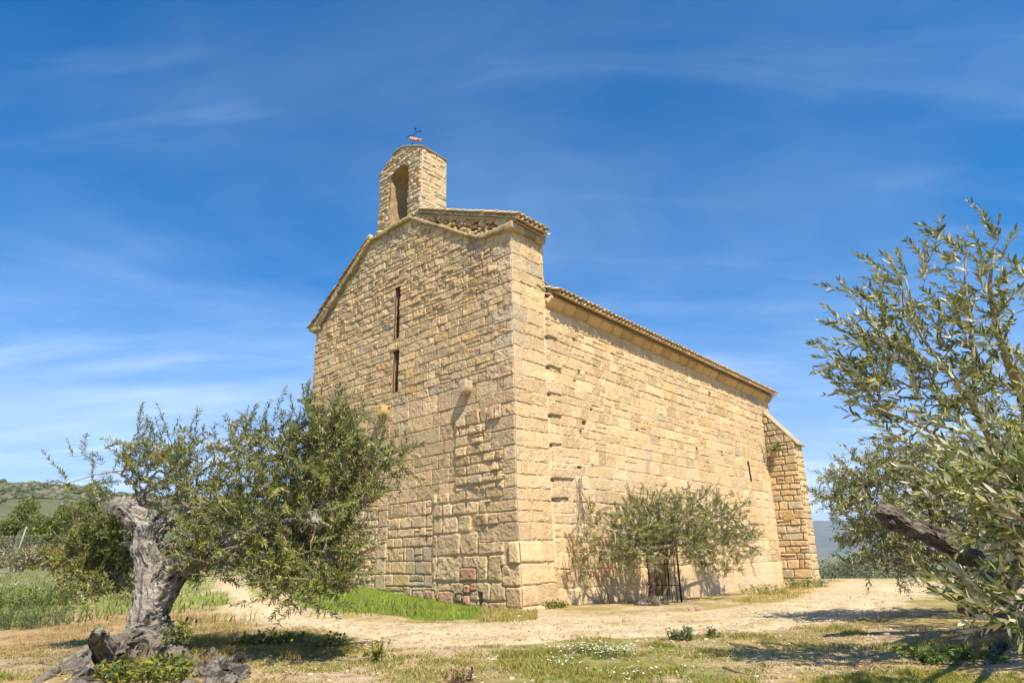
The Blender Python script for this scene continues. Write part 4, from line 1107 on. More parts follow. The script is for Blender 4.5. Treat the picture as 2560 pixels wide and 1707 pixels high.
def subdiv(V, F):
    e = np.stack([F, np.roll(F, -1, 1)], -1).reshape(-1, 2); e.sort(1)
    key = e[:, 0].astype(np.int64) * len(V) + e[:, 1]
    u, inv = np.unique(key, return_inverse=True)
    mid = (V[u // len(V)] + V[u % len(V)]) / 2
    m = inv.reshape(-1, 4) + len(V); c = np.arange(len(F)) + len(V) + len(u)
    V2 = np.concatenate([V, mid, V[F].mean(1)])
    F2 = np.concatenate([np.stack([F[:, q], m[:, q], c, m[:, (q + 3) % 4]], 1) for q in range(4)])
    return V2, F2
def gnarled(caps, h, colr, seed, amp=0.05, k=0.06, knots=(), floor=None, nsub=1):
    """smooth union of tapering limbs, furrowed along the grain. caps: (p0,p1,r0,r1)"""
    A = np.array([c[0] for c in caps], float); B = np.array([c[1] for c in caps], float)
    R0 = np.array([c[2] for c in caps]); R1 = np.array([c[3] for c in caps])
    rm = max(R0.max(), R1.max()) + 0.15
    lo = np.minimum(A, B).min(0) - rm * 0.8; hi = np.maximum(A, B).max(0) + rm * 0.8
    if floor is not None: lo[2] = max(lo[2], floor)
    n = np.ceil((hi - lo) / h).astype(int) + 1
    X = [lo[i] + h * np.arange(n[i]) for i in range(3)]
    f = np.full(n, 9.0)
    def capd(P, a, b, r0, r1):
        d = b - a; L2 = d @ d; t = np.clip(((P - a) @ d) / L2, 0, 1)
        return np.linalg.norm(P - a - t[..., None] * d, axis=-1) - (r0 + (r1 - r0) * t)
    for a, b, r0, r1 in zip(A, B, R0, R1):
        r = max(r0, r1) + 0.22; l = np.minimum(a, b) - r; u = np.maximum(a, b) + r
        i0 = np.clip(((l - lo) / h).astype(int), 0, n - 1); i1 = np.clip(((u - lo) / h).astype(int) + 2, 1, n)
        sl = tuple(slice(i0[q], i1[q]) for q in range(3))
        P = np.stack(np.meshgrid(*[X[q][i0[q]:i1[q]] for q in range(3)], indexing='ij'), -1)
        d = capd(P, a, b, r0, r1); g0 = f[sl]
        hh = np.clip(0.5 + 0.5 * (g0 - d) / k, 0, 1)
        f[sl] = g0 + (d - g0) * hh - k * hh * (1 - hh)
    V, F = surface_net(f, lo, h)
    for _ in range(nsub): V, F = subdiv(V, F)
    nv = np.zeros_like(V); fn = np.cross(V[F[:, 2]] - V[F[:, 0]], V[F[:, 3]] - V[F[:, 1]])
    for q in range(4): np.add.at(nv, F[:, q], fn)
    nv = norm_(nv)
    Q = np.zeros((len(V), 3)); al = np.zeros((len(V), 1)); cum = 0.0; W = np.zeros(len(V))
    for i, (a, b, r0, r1) in enumerate(zip(A, B, R0, R1)):
        if i and np.abs(A[i] - B[i - 1]).max() > 1e-6: cum = 0.0
        d = b - a; ln = np.linalg.norm(d); m_ = max(r0, r1) + 0.16
        sel = np.flatnonzero(((V > np.minimum(a, b) - m_) & (V < np.maximum(a, b) + m_)).all(1)); Vs = V[sel]
        tt = np.clip(((Vs - a) @ d) / (ln * ln), -0.3, 1.3)
        w_ = np.exp(-np.maximum(capd(Vs, a, b, r0, r1), -0.04) / 0.03); W[sel] += w_
        Q[sel] += w_[:, None] * (Vs - a - tt[:, None] * d); al[sel, 0] += w_ * (cum + tt * ln); cum += ln
    W += 1e-9
    Q /= W[:, None]; al /= W[:, None]
    sw = 0.10 * np.stack([noise3(V[:, 0] * 2.6 + seed, V[:, 1] * 2.6, V[:, 2] * 2.6), noise3(V[:, 0] * 2.6, V[:, 1] * 2.6 + seed, V[:, 2] * 2.6 + 5), noise3(V[:, 0] * 2.6 + 9, V[:, 1] * 2.6, V[:, 2] * 2.6 + seed)], 1)
    AV = np.array([[0.6, 0.9, 1.3]]) * al
    q1 = (Q + sw * 0.7) * 14 + AV * 0.5 + seed; q2 = (Q + sw * 0.7) * 40 + AV * 0.9 + seed
    n1 = noise3(q1[:, 0], q1[:, 1], q1[:, 2]); n2 = noise3(q2[:, 0], q2[:, 1], q2[:, 2])
    n3 = fbm3(V[:, 0] * 4 + seed, V[:, 1] * 4, V[:, 2] * 4, 4); n5 = fbm3(V[:, 0] * 15 + seed, V[:, 1] * 15, V[:, 2] * 15, 3)
    rdg = 1 - 2 * np.abs(n1) ** 0.7; pit = sstep(0.22, 0.42, n5)
    disp = amp * (0.75 * rdg + 0.50 * (1 - 2 * np.abs(n2) ** 0.7) + 1.0 * n3 + 0.22 * n5 - 0.35 * pit - 0.3)
    for kp, kr, kd in knots:
        dk = np.linalg.norm(V - np.asarray(kp), axis=1); disp += kd * np.exp(-(dk / kr) ** 2)
    V = V + nv * disp[:, None]
    t = fbm3(V[:, 0] * 3 + 5, V[:, 1] * 3, V[:, 2] * 3 + seed, 4)
    q3 = (Q + sw * 0.6) * 46 + AV * 1.2 + seed; n4 = noise3(q3[:, 0], q3[:, 1], q3[:, 2])
    C = np.array(colr)[None] * (1 + 0.5 * t + 0.30 * n4 - 0.62 * sstep(0.05, 0.45, noise3(q3[:, 0] * 0.6 + 9, q3[:, 1] * 0.6, q3[:, 2] * 0.6)))[:, None]
    lich = sstep(0.12, 0.35, fbm3(V[:, 0] * 5 + 31, V[:, 1] * 5, V[:, 2] * 5, 4))
    C = C * (1 - 0.6 * lich[:, None]) + 0.6 * lich[:, None] * np.array((0.40, 0.375, 0.33))
    mossy = sstep(0.15, 0.3, fbm3(V[:, 0] * 3 + 77, V[:, 1] * 3, V[:, 2] * 3 + 3, 4)) * 0.35
    C = C * (1 - mossy[:, None]) + mossy[:, None] * np.array((0.24, 0.17, 0.10))
    return V, F, np.clip(C, 0.02, 1)

def chain(pts):
    """[(p,r),...] -> capsules"""
    return [(np.asarray(a[0]), np.asarray(b[0]), a[1], b[1]) for a, b in zip(pts[:-1], pts[1:])]
def grow(skel, clumps, rs, twig_len, spacing, leaf, wind, upb=0.45, pair_ang=50, droop=0.15, flip=0.35, cols=None, limbs=(), nbias=0.35, minr=0.0035, max_r=0.05, lw=0.21, detail=True, out_c=None, gap=0.0):
    """skel: (n,4) points with radius that branches may spring from. Returns (branch MB, leaf arrays)"""
    B = []; Cc = []
    for (c, rad, n) in clumps:
        c = np.asarray(c, float); rad = np.asarray(rad, float) * np.ones(3)
        d = norm_(rs.normal(size=(n, 3))); r = rs.rand(n, 1) ** 0.42
        if gap: 
            p_ = c + d * r * rad; keep = fbm3(p_[:, 0] * 3.1, p_[:, 1] * 3.1, p_[:, 2] * 3.1, 2) > -gap; d = d[keep]; r = r[keep]
        p = c + d * r * rad
        B.append(p); Cc.append(np.tile(c, (len(p), 1)))
    B = np.concatenate(B); Cc = np.concatenate(Cc)
    nodes = [skel[:, :3]]; N_ = [tuple(p) for p in skel[:, :3]]; par = [-1] * len(N_); nr = list(skel[:, 3])
    P = np.array(N_); 
    d0 = np.array([np.linalg.norm(P - b, axis=1).min() for b in B]); order = np.argsort(d0)
    buf = np.zeros((len(N_) + len(B) * 14, 3)); cnt = len(N_); buf[:cnt] = P
    par = par + []; tipidx = np.zeros(len(B), int)
    for bi in order:
        b = B[bi]; dist = np.linalg.norm(buf[:cnt] - b, axis=1)
        j = int(np.argmin(dist)); d = dist[j]; st = buf[j].copy()
        m = int(np.clip(round(d / 0.11), 1, 12)); prev = j
        off = rs.normal(size=3) * d * 0.10 + np.array((0, 0, d * 0.08))
        for q in range(1, m + 1):
            t = q / m; p = st + (b - st) * t + off * math.sin(math.pi * t)
            buf[cnt] = p; par.append(prev); prev = cnt; cnt += 1
        tipidx[bi] = prev
    par = np.array(par); cntd = np.zeros(cnt)
    for t in tipidx: cntd[t] += 1
    for i in range(cnt - 1, len(skel) - 1, -1):
        if par[i] >= 0: cntd[par[i]] += cntd[i]
    rad = np.clip(minr * np.sqrt(np.maximum(cntd, 1)) , minr, max_r)
    mbr = MB(); seen = np.zeros(cnt, bool)
    kids = [[] for _ in range(cnt)]
    for i in range(len(skel), cnt): kids[par[i]].append(i)
    BC = np.array((0.30, 0.255, 0.19))
    # chains
    starts = [(p, k) for p in range(cnt) for k in kids[p] if (p < len(skel) or len(kids[p]) > 1 and k != max(kids[p], key=lambda q: cntd[q]))]
    for p, k in starts:
        ch = [p, k]
        while kids[ch[-1]]: ch.append(max(kids[ch[-1]], key=lambda q: cntd[q]))
        pts = buf[ch]; rr = np.r_[rad[ch[1]], rad[ch[1:]]]
        if len(pts) > 2: pts = np.r_[pts[:1], pts[1:-1] * 0.6 + 0.2 * (pts[:-2] + pts[2:]), pts[-1:]]
        V_, F_ = tube(pts, rr, 5 if rr[0] > 0.012 else 4, False); mbr.add(V_, F_, BC * rs.uniform(0.7, 1.2))
    for lc in limbs:
        pp = np.array([p for p, r in lc]); tt = np.linspace(0, 1, len(pp)); t2 = np.linspace(0, 1, 6 * len(pp)); q_ = np.stack([np.interp(t2, tt, pp[:, q]) for q in range(3)], 1)
        for _ in range(3): q_[1:-1] = q_[1:-1] * 0.5 + 0.25 * (q_[:-2] + q_[2:])
        q_[1:-1] += rs.normal(0, 0.006, q_[1:-1].shape)
        V_, F_ = tube(q_, np.interp(t2, tt, [r for p, r in lc]), 8); mbr.add(V_, F_, np.array((0.29, 0.245, 0.18)))
    # twigs and leaves
    LP, LD, LN, LL, LC = [], [], [], [], []
    wind = np.asarray(wind, float)
    for b, c in zip(B, Cc):
        o = norm_(b - c + 1e-6); d = norm_(o * 0.55 + np.array((0, 0, upb)) + wind + rs.normal(size=3) * 0.42)
        L_ = twig_len * rs.uniform(0.55, 1.35); n = max(3, int(L_ / spacing)); t = (np.arange(n) + 0.3) / n
        bend = norm_(rs.normal(size=3)) * 0.25 + np.array((0, 0, -droop)) + wind * 0.4
        pts = b + d * (t * L_)[:, None] + bend * ((t ** 2) * L_)[:, None]
        tg = norm_(d + bend * 2 * t[:, None])
        V_, F_ = tube(np.r_[b[None], pts], np.linspace(minr * 0.8, minr * 0.35, n + 1), 3, False); mbr.add(V_, F_, np.array((0.34, 0.31, 0.20)) * rs.uniform(0.8, 1.2))
        s1 = norm_(np.cross(tg, rs.normal(size=3))); s2 = np.cross(tg, s1)
        for sgn in (1, -1):
            a = np.where(np.arange(n) % 2 == 0, 0.0, math.pi / 2) + rs.normal(0, 0.35, n)
            side = (s1 * np.cos(a)[:, None] + s2 * np.sin(a)[:, None]) * sgn
            ang = np.radians(pair_ang + rs.normal(0, 12, n))
            ld = tg * np.cos(ang)[:, None] + side * np.sin(ang)[:, None] + wind * 0.5 + rs.normal(size=(n, 3)) * 0.12
            nn = norm_(tg * 0.9 - side * 0.3 + rs.normal(size=(n, 3)) * flip + np.array((0, 0, nbias)))
            LP.append(pts); LD.append(ld); LN.append(nn); LL.append(leaf * rs.uniform(0.65, 1.2, n) * np.where(t > 0.85, 0.75, 1))
            base = cols[rs.randint(len(cols))]
            LC.append(np.array(base) * rs.uniform(0.75, 1.25, (n, 1)))
        LP.append(pts[-1:]); LD.append(tg[-1:]); LN.append(rs.normal(size=(1, 3))); LL.append(np.array([leaf * 0.7])); LC.append(np.array([cols[0]]))
    LP, LD, LN, LL, LC = map(np.concatenate, (LP, LD, LN, LL, LC))
    V_, F_, k = leaf_geo(LP, LD, LN, LL, LL * lw * rs.uniform(0.8, 1.2, len(LL)), 0.10, detail)
    return mbr, (V_, F_, np.repeat(LC, k, axis=0)), len(LL)
OLC = [(0.095, 0.105, 0.022), (0.12, 0.13, 0.032), (0.15, 0.155, 0.04), (0.075, 0.085, 0.02), (0.20, 0.185, 0.05)]
def skel_of(chains, step=0.08):
    out = []
    for ch in chains:
        for a, b in zip(ch[:-1], ch[1:]):
            pa, pb = np.asarray(a[0]), np.asarray(b[0]); n = max(2, int(np.linalg.norm(pb - pa) / step))
            for t in np.linspace(0, 1, n): out.append(np.r_[pa + (pb - pa) * t, a[1] + (b[1] - a[1]) * t])
    return np.array(out)
def finish_tree(root, trunk, br, lv, lm=None):
    if trunk is not None: mesh('trunk', trunk[0], trunk[1], M_BARK, root, trunk[2])
    br.build('branches', M_TWIG, root)
    mesh('crown', lv[0], lv[1], lm or M_OLIVE, root, lv[2], False)
def px_(r, Y): return r * DS / FPX * Y * 1.03

# ------------------------------------------------------------------ old olive on the left
rs = np.random.RandomState(101)
def A_(x, y, Y, r): return (at(x, y, Y), r)
zb = 8.9
base = gp(345, 1520); gL = float(ground_z(base[0], base[1]))
main = [A_(338, 1575, zb - .05, .38), A_(333, 1522, zb - .05, .33), A_(333, 1475, zb, .25), A_(341, 1415, zb, .195), A_(350, 1360, zb, .175), A_(349, 1310, zb, .165), A_(340, 1255, zb, .17), A_(346, 1212, zb, .165), A_(322, 1192, zb, .135), A_(296, 1172, zb, .115), A_(272, 1162, zb, .10), A_(262, 1174, zb - .05, .075)]
limb2 = [A_(352, 1420, zb, .14), A_(380, 1352, zb - .05, .15), A_(408, 1310, zb - .15, .125), A_(465, 1282, zb - .4, .095), A_(540, 1243, zb - .75, .075), A_(625, 1205, zb - 1.0, .065), A_(722, 1190, zb - 1.25, .055), A_(728, 1200, zb - 1.3, .075)]
peak = [A_(296, 1180, zb, .11), A_(292, 1152, zb, .07)]
shoulder = [A_(345, 1225, zb - .03, .15), A_(364, 1203, zb - .05, .11)]
topb = [A_(360, 1215, zb, .09), A_(430, 1180, zb + .2, .055), A_(500, 1152, zb + .3, .05), A_(560, 1138, zb + .2, .045), A_(660, 1130, zb - .1, .035), A_(760, 1060, zb - .5, .03)]
horb = [A_(360, 1262, zb + .1, .07), A_(420, 1252, zb + .3, .05), A_(475, 1240, zb + .5, .045), A_(560, 1215, zb + .8, .04), A_(640, 1180, zb + .9, .03)]
backb = [A_(335, 1250, zb + .15, .05), A_(260, 1250, zb + .8, .03), A_(190, 1285, zb + .9, .018)]
sparse = [A_(330, 1195, zb + .1, .04), A_(310, 1110, zb + .2, .018), A_(260, 1080, zb + .2, .011), A_(175, 1103, zb + .2, .006)]
def G_(x, y, z, r): return (gp(x, y, z), r)
rootl = [A_(325, 1490, zb - .05, .20), G_(270, 1518, .06, .15), G_(205, 1536, .02, .12), G_(140, 1556, -.01, .09), G_(95, 1575, -.03, .07)]
rootl2 = [A_(315, 1480, zb, .20), G_(255, 1498, .18, .13), G_(200, 1508, .12, .10), G_(160, 1528, .05, .08)]
rootl3 = [A_(330, 1510, zb - .2, .20), G_(280, 1545, -.07, .09), G_(215, 1572, -.06, .07), G_(150, 1600, -.05, .06)]
knob = [G_(240, 1500, .22, .10), G_(226, 1470, .36, .065), G_(224, 1452, .46, .055)]
rootr = [A_(375, 1490, zb - .05, .20), G_(430, 1545, -.04, .12), G_(485, 1562, -.03, .10), G_(545, 1580, -.04, .07)]
slabr = [G_(405, 1520, .08, .06), G_(432, 1516, .11, .045), G_(460, 1526, .08, .05), G_(485, 1538, .0, .07)]
butt_ = [A_(366, 1440, zb, .14), A_(392, 1490, zb - .06, .12), G_(418, 1512, .0, .09)]
rootf = [A_(345, 1505, zb - .05, .25), G_(355, 1545, -.02, .14)]
caps = sum([chain(c) for c in (main, limb2, peak, shoulder, topb[:3], horb[:3], rootl, rootl2, rootl3, knob, rootr, slabr, butt_)], [])
hollow = [(at(385, 1460, zb - .32), .10, -.13), (at(375, 1490, zb - .35), .08, -.10), (at(330, 1240, zb - .2), .05, -.05), (at(352, 1395, zb - .28), .04, -.06), (at(400, 1300, zb - .35), .09, .05), (at(308, 1230, zb - .05), .06, -.05)]
_q = np.random.RandomState(2)
for k_ in range(40):                                           # ragged root stubs and splinters
    x_ = _q.choice([_q.uniform(110, 275), _q.uniform(425, 560)]); y_ = _q.uniform(1490, 1575) + abs(x_ - 330) * 0.10
    p_ = gp(x_, y_, _q.uniform(-0.03, 0.07)); d_ = np.array((_q.normal(0, .10), _q.normal(0, .08), _q.uniform(-.06, .08)))
    caps += [(p_, p_ + d_ + np.array((0.05 * np.sign(x_ - 330), 0, 0)), _q.uniform(.04, .075), _q.uniform(.02, .04))]
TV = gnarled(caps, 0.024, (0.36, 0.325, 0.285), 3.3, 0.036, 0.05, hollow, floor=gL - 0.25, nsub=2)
stub_dark = np.exp(-(np.linalg.norm(TV[0] - at(258, 1176, zb - .05), axis=1) / 0.15) ** 2)[:, None]; TV = (TV[0], TV[1], TV[2] * (1 - 0.75 * stub_dark))  # end of the cut stub coloured darker, fading out round its tip
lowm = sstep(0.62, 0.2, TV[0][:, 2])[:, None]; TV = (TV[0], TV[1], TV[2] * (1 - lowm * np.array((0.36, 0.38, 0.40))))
tree = empty('olive_tree', (base[0], base[1], gL), 'ancient olive tree with a twisted grey split trunk, growing left of the chapel front', 'olive tree', 'olive trees')
sk = skel_of([main[7:], limb2[3:], topb, horb, backb, sparse])
def el(x, y, Y, rx, rz, ry, n): return (at(x, y, Y), (px_(rx, Y), ry, px_(rz, Y)), n)
cl = [el(250, 1075, 9.1, 85, 50, .5, 26), el(335, 1050, 9.1, 95, 60, .6, 62), el(470, 1040, 9.1, 120, 62, .7, 95), el(610, 1030, 8.8, 110, 70, .8, 105), el(745, 985, 8.3, 65, 75, .5, 75), el(800, 1020, 8.2, 85, 70, .5, 85), el(865, 1050, 8.1, 60, 75, .4, 70),
      el(700, 1090, 8.3, 130, 80, .7, 200), el(780, 1150, 8.0, 95, 80, .5, 120), el(640, 1170, 8.3, 140, 80, .8, 170), el(500, 1140, 9.0, 130, 60, .8, 120), el(400, 1120, 9.3, 90, 60, .6, 60), el(530, 1225, 8.9, 100, 60, .8, 130),
      el(720, 1255, 7.9, 110, 85, .6, 200), el(600, 1275, 8.1, 110, 60, .6, 115), el(690, 1335, 7.8, 100, 45, .4, 75), el(770, 1345, 7.6, 45, 40, .25, 30), el(480, 1285, 8.6, 60, 45, .5, 60),
      el(240, 1232, 9.8, 75, 55, .5, 170), el(200, 1290, 9.7, 70, 55, .5, 180), el(275, 1290, 9.9, 60, 60, .4, 120), el(215, 1352, 9.4, 55, 30, .25, 55), el(165, 1103, 9.1, 25, 14, .2, 6)]
br, lv, n_ = grow(sk, cl, rs, 0.37, 0.0185, 0.073, (0.10, 0.0, 0.02), upb=0.6, cols=[tuple(np.array(c) * np.array((1.08, 1.13, 0.92))) for c in OLC], gap=0.24, limbs=[topb, horb, backb, sparse], lw=0.23)
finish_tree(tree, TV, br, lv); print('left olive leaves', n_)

# ------------------------------------------------------------------ small olive by the gate
rs = np.random.RandomState(55)
def S_(x, y, o, r): return (so(x, y, o), r)
main = [S_(1500, 1398, 1.3, .18), S_(1500, 1378, 1.3, .10), S_(1497, 1340, 1.3, .06), S_(1496, 1305, 1.3, .05), S_(1490, 1275, 1.3, .05), S_(1492, 1240, 1.3, .04)]
ba = [S_(1492, 1285, 1.3, .06), S_(1540, 1235, 1.4, .05), S_(1600, 1205, 1.4, .04), S_(1680, 1190, 1.3, .03)]
bb = [S_(1490, 1270, 1.3, .05), S_(1440, 1225, 1.3, .04), S_(1395, 1215, 1.1, .025)]
bc = [S_(1492, 1260, 1.3, .05), S_(1560, 1250, 1.6, .035), S_(1640, 1265, 1.6, .025)]
rts = [[S_(1500, 1385, 1.3, .14), S_(1462, 1395, 1.2, .12)], [S_(1500, 1385, 1.35, .15), S_(1530, 1392, 1.5, .11)], [S_(1490, 1388, 1.6, .13), S_(1510, 1398, 1.8, .09)], [S_(1485, 1380, 1.4, .1), S_(1475, 1390, 1.6, .1)]]
caps = sum([chain(c) for c in [main, ba[:3], bb[:2], bc[:2]] + rts], [])
TV = gnarled(caps, 0.022, (0.10, 0.075, 0.05), 7.1, 0.035, 0.06)
b0 = main[0][0]
tree = empty('olive_tree', (b0[0], b0[1], float(ground_z(b0[0], b0[1]))), 'small bushy olive tree on a gnarled stump, standing in front of the iron gate', 'olive tree', 'olive trees')
def es(x, y, o, rx, rz, ro, n):
    c = so(x, y, o); Y = c[1]; return (c, (px_(rx, Y), ro, px_(rz, Y)), n)
cl = [es(1490, 1195, 1.3, 85, 55, .5, 230), es(1580, 1180, 1.3, 85, 50, .5, 210), es(1670, 1195, 1.3, 60, 60, .45, 160), es(1700, 1245, 1.3, 45, 45, .4, 80), es(1640, 1255, 1.5, 70, 45, .5, 130), es(1560, 1250, 1.5, 80, 40, .5, 150),
      es(1445, 1232, 1.2, 55, 50, .4, 100), es(1380, 1245, 1.0, 50, 45, .3, 28), es(1350, 1285, .8, 35, 40, .25, 22), es(1450, 1275, 1.3, 60, 30, .35, 70), es(1650, 1310, 1.6, 50, 16, .3, 22), es(1530, 1215, 1.4, 90, 55, .5, 130), es(1355, 1190, .8, 25, 35, .2, 14)]
br, lv, n_ = grow(skel_of([main[3:], ba, bb, bc]), cl, rs, 0.34, 0.0155, 0.072, (0.08, 0.05, 0.02), upb=0.45, cols=[tuple(np.array(c) * np.array((1.15, 1.22, 1.0))) for c in OLC], gap=0.5, limbs=[ba, bb, bc], lw=0.24)
finish_tree(tree, TV, br, lv); print('gate olive leaves', n_)

# thin sapling against the wall
rs = np.random.RandomState(5)
st = so(1398, 1402, .25); sap = empty('olive_sapling', (st[0], st[1], float(ground_z(st[0], st[1]))), 'thin straggly olive sapling growing against the side wall, left of the small tree', 'sapling')
c1_ = [S_(1405, 1402, .25, .02), S_(1390, 1340, .25, .016), S_(1375, 1280, .3, .012), S_(1355, 1210, .3, .008)]
c2_ = [S_(1395, 1402, .3, .016), S_(1370, 1350, .3, .012), S_(1345, 1300, .3, .008)]
br, lv, n_ = grow(skel_of([c1_, c2_]), [es(1345, 1240, .3, 30, 60, .15, 22), es(1365, 1310, .3, 35, 50, .15, 16), es(1345, 1175, .3, 22, 30, .12, 9), es(1385, 1350, .3, 25, 25, .15, 5)], rs, 0.28, 0.024, 0.06, (0.0, 0, 0.02), cols=OLC, lw=0.22)
for c in (c1_, c2_):
    V_, F_ = tube([p for p, r in c], [r for p, r in c], 6); br.add(V_, F_, (0.28, 0.22, 0.15))
br.build('branches', M_TWIG, sap); mesh('crown', lv[0], lv[1], M_OLIVE, sap, lv[2], False)

# ------------------------------------------------------------------ big olive at the right edge
rs = np.random.RandomState(77)
t0 = gp(2335, 1452); Y0 = t0[1]; g1 = float(ground_z(t0[0], t0[1]))
main = [A_(2340, 1480, Y0, .27), A_(2335, 1440, Y0, .24), A_(2335, 1390, Y0, .25), A_(2360, 1330, Y0, .22), A_(2400, 1250, Y0 - .2, .19), A_(2420, 1150, Y0 - .6, .16), A_(2400, 1060, Y0 - 1.0, .13)]
stub = [A_(2345, 1375, Y0, .20), A_(2300, 1335, Y0 - .1, .15), A_(2240, 1288, Y0 - .25, .125), A_(2170, 1243, Y0 - .45, .115), A_(2100, 1212, Y0 - .6, .11), A_(2050, 1190, Y0 - .75, .115), A_(2030, 1180, Y0 - .8, .10)]
dark = [A_(2400, 1060, Y0 - 1.0, .13), A_(2375, 960, Y0 - 1.6, .09), A_(2345, 900, Y0 - 2.4, .055), A_(2300, 800, Y0 - 3.0, .03), A_(2270, 660, Y0 - 3.3, .02), A_(2285, 580, Y0 - 3.3, .010)]
dark2 = [A_(2375, 965, Y0 - 1.6, .08), A_(2330, 1000, Y0 - 2.2, .075), A_(2285, 1035, Y0 - 2.8, .045), A_(2215, 1045, Y0 - 3.3, .028), A_(2130, 985, Y0 - 3.3, .018), A_(2010, 935, Y0 - 3.3, .010)]
lft = [A_(2285, 1035, Y0 - 2.8, .03), A_(2240, 940, Y0 - 3.3, .026), A_(2180, 850, Y0 - 3.3, .020), A_(2110, 770, Y0 - 3.3, .014), A_(2080, 640, Y0 - 3.3, .009)]
lft2 = [A_(2180, 850, Y0 - 3.3, .018), A_(2080, 830, Y0 - 3.3, .012), A_(1990, 790, Y0 - 3.3, .008)]
lft3 = [A_(2240, 940, Y0 - 3.3, .022), A_(2235, 780, Y0 - 3.3, .016), A_(2215, 640, Y0 - 3.3, .010), A_(2220, 560, Y0 - 3.3, .007)]
lowb = [A_(2400, 1250, Y0 - .3, .08), A_(2370, 1200, Y0 - 3.0, .04), A_(2290, 1160, Y0 - 4.5, .02)]
lowb2 = [A_(2400, 1250, Y0 - .3, .07), A_(2380, 1330, Y0 - 3.3, .035), A_(2300, 1400, Y0 - 4.8, .015)]
rt = [[A_(2335, 1450, Y0, .24), G_(2290, 1470, .06, .13), G_(2230, 1484, -.03, .08)], [A_(2335, 1460, Y0, .24), G_(2300, 1510, -.02, .12), G_(2275, 1550, -.08, .08)], [A_(2335, 1460, Y0, .26), G_(2420, 1500, .02, .16)]]
knob = [A_(2040, 1178, Y0 - .78, .09), A_(2022, 1172, Y0 - .8, .06)]
caps = sum([chain(c) for c in [main, stub, knob, dark[:3], dark2[:4]] + rt], [])
TV = gnarled(caps, 0.02, (0.21, 0.18, 0.155), 11.7, 0.035, 0.07, [(at(2100, 1200, Y0 - .7), .08, -.05)], floor=g1 - 0.3)
tree = empty('olive_tree', (t0[0], t0[1], g1), 'large olive tree at the right edge with a dead sawn limb reaching towards the buttress', 'olive tree', 'olive trees')
Yc = Y0 - 3.3; print('Y0', Y0)
cl = [el(2230, 740, Yc, 75, 110, .45, 19), el(2270, 640, Yc, 40, 60, .2, 7), el(2215, 600, Yc, 30, 60, .2, 9), el(2285, 565, Yc, 10, 25, .08, 4), el(2110, 640, Yc, 45, 55, .25, 9), el(2060, 700, Yc, 70, 50, .3, 12), el(2020, 770, Yc, 75, 60, .3, 16), el(2130, 780, Yc, 90, 80, .4, 19),
      el(2000, 860, Yc, 80, 45, .3, 16), el(2090, 880, Yc, 90, 60, .4, 16), el(2000, 920, Yc, 85, 30, .25, 9), el(2190, 870, Yc, 90, 80, .45, 19), el(2290, 860, Yc, 70, 90, .4, 15), el(2335, 650, Yc, 35, 60, .3, 7), el(2330, 760, Yc, 50, 60, .3, 9), el(2160, 960, Yc, 90, 40, .35, 12), el(2230, 990, Yc, 80, 40, .35, 12), el(2090, 1015, Yc - .1, 70, 18, .2, 5), el(2320, 960, Yc, 60, 60, .4, 11),
      el(2280, 1120, Y0 - 4.6, 70, 50, .35, 22), el(2335, 1190, Y0 - 4.8, 40, 60, .3, 22), el(2210, 1140, Y0 - 4.4, 40, 30, .2, 7), el(2350, 1290, Y0 - 4.6, 30, 50, .3, 14), el(2345, 1400, Y0 - 4.9, 35, 35, .25, 14), el(2270, 1410, Y0 - 4.8, 45, 15, .15, 6), el(2340, 1080, Y0 - 4.4, 50, 50, .4, 28), el(2430, 1150, Y0 - 2, 80, 160, .9, 110), el(2470, 900, Y0 - 1.5, 100, 200, 1.0, 90), el(2500, 1280, Y0 - 1.6, 80, 120, .9, 110), (np.array((5.65, 5.9, 1.65)), (0.8, 0.9, 0.5), 170), (np.array((5.9, 6.8, 1.7)), (0.7, 0.7, 0.5), 130), (np.array((5.2, 5.3, 1.5)), (0.6, 0.6, 0.4), 70)]  # off-frame clumps at the end are unseen, added to shade the root mound
br, lv, n_ = grow(skel_of([main[4:], dark, dark2, lft, lft2, lft3, lowb, lowb2]), cl, rs, 0.40, 0.027, 0.096, (-0.32, 0.0, 0.08), upb=0.62, nbias=0.5, cols=[tuple(np.array(c) * np.array((1.15, 1.2, 0.9))) for c in OLC], lw=0.235, flip=0.75, pair_ang=33, minr=0.0028)
for c in (lft, lft2, lft3, dark[2:], dark2[3:], lowb, lowb2):
    pp = np.array([p for p, r in c]); rr = [r for p, r in c]; tt = np.linspace(0, 1, len(pp)); t2 = np.linspace(0, 1, 5 * len(pp))
    P2 = np.stack([np.interp(t2, tt, pp[:, q]) for q in range(3)], 1)
    for _ in range(3): P2[1:-1] = P2[1:-1] * 0.5 + 0.25 * (P2[:-2] + P2[2:])
    V_, F_ = tube(P2, np.interp(t2, tt, rr), 7); br.add(V_, F_, np.array((0.30, 0.25, 0.17)))
finish_tree(tree, TV, br, lv, M_SILVER); print('right olive leaves', n_)

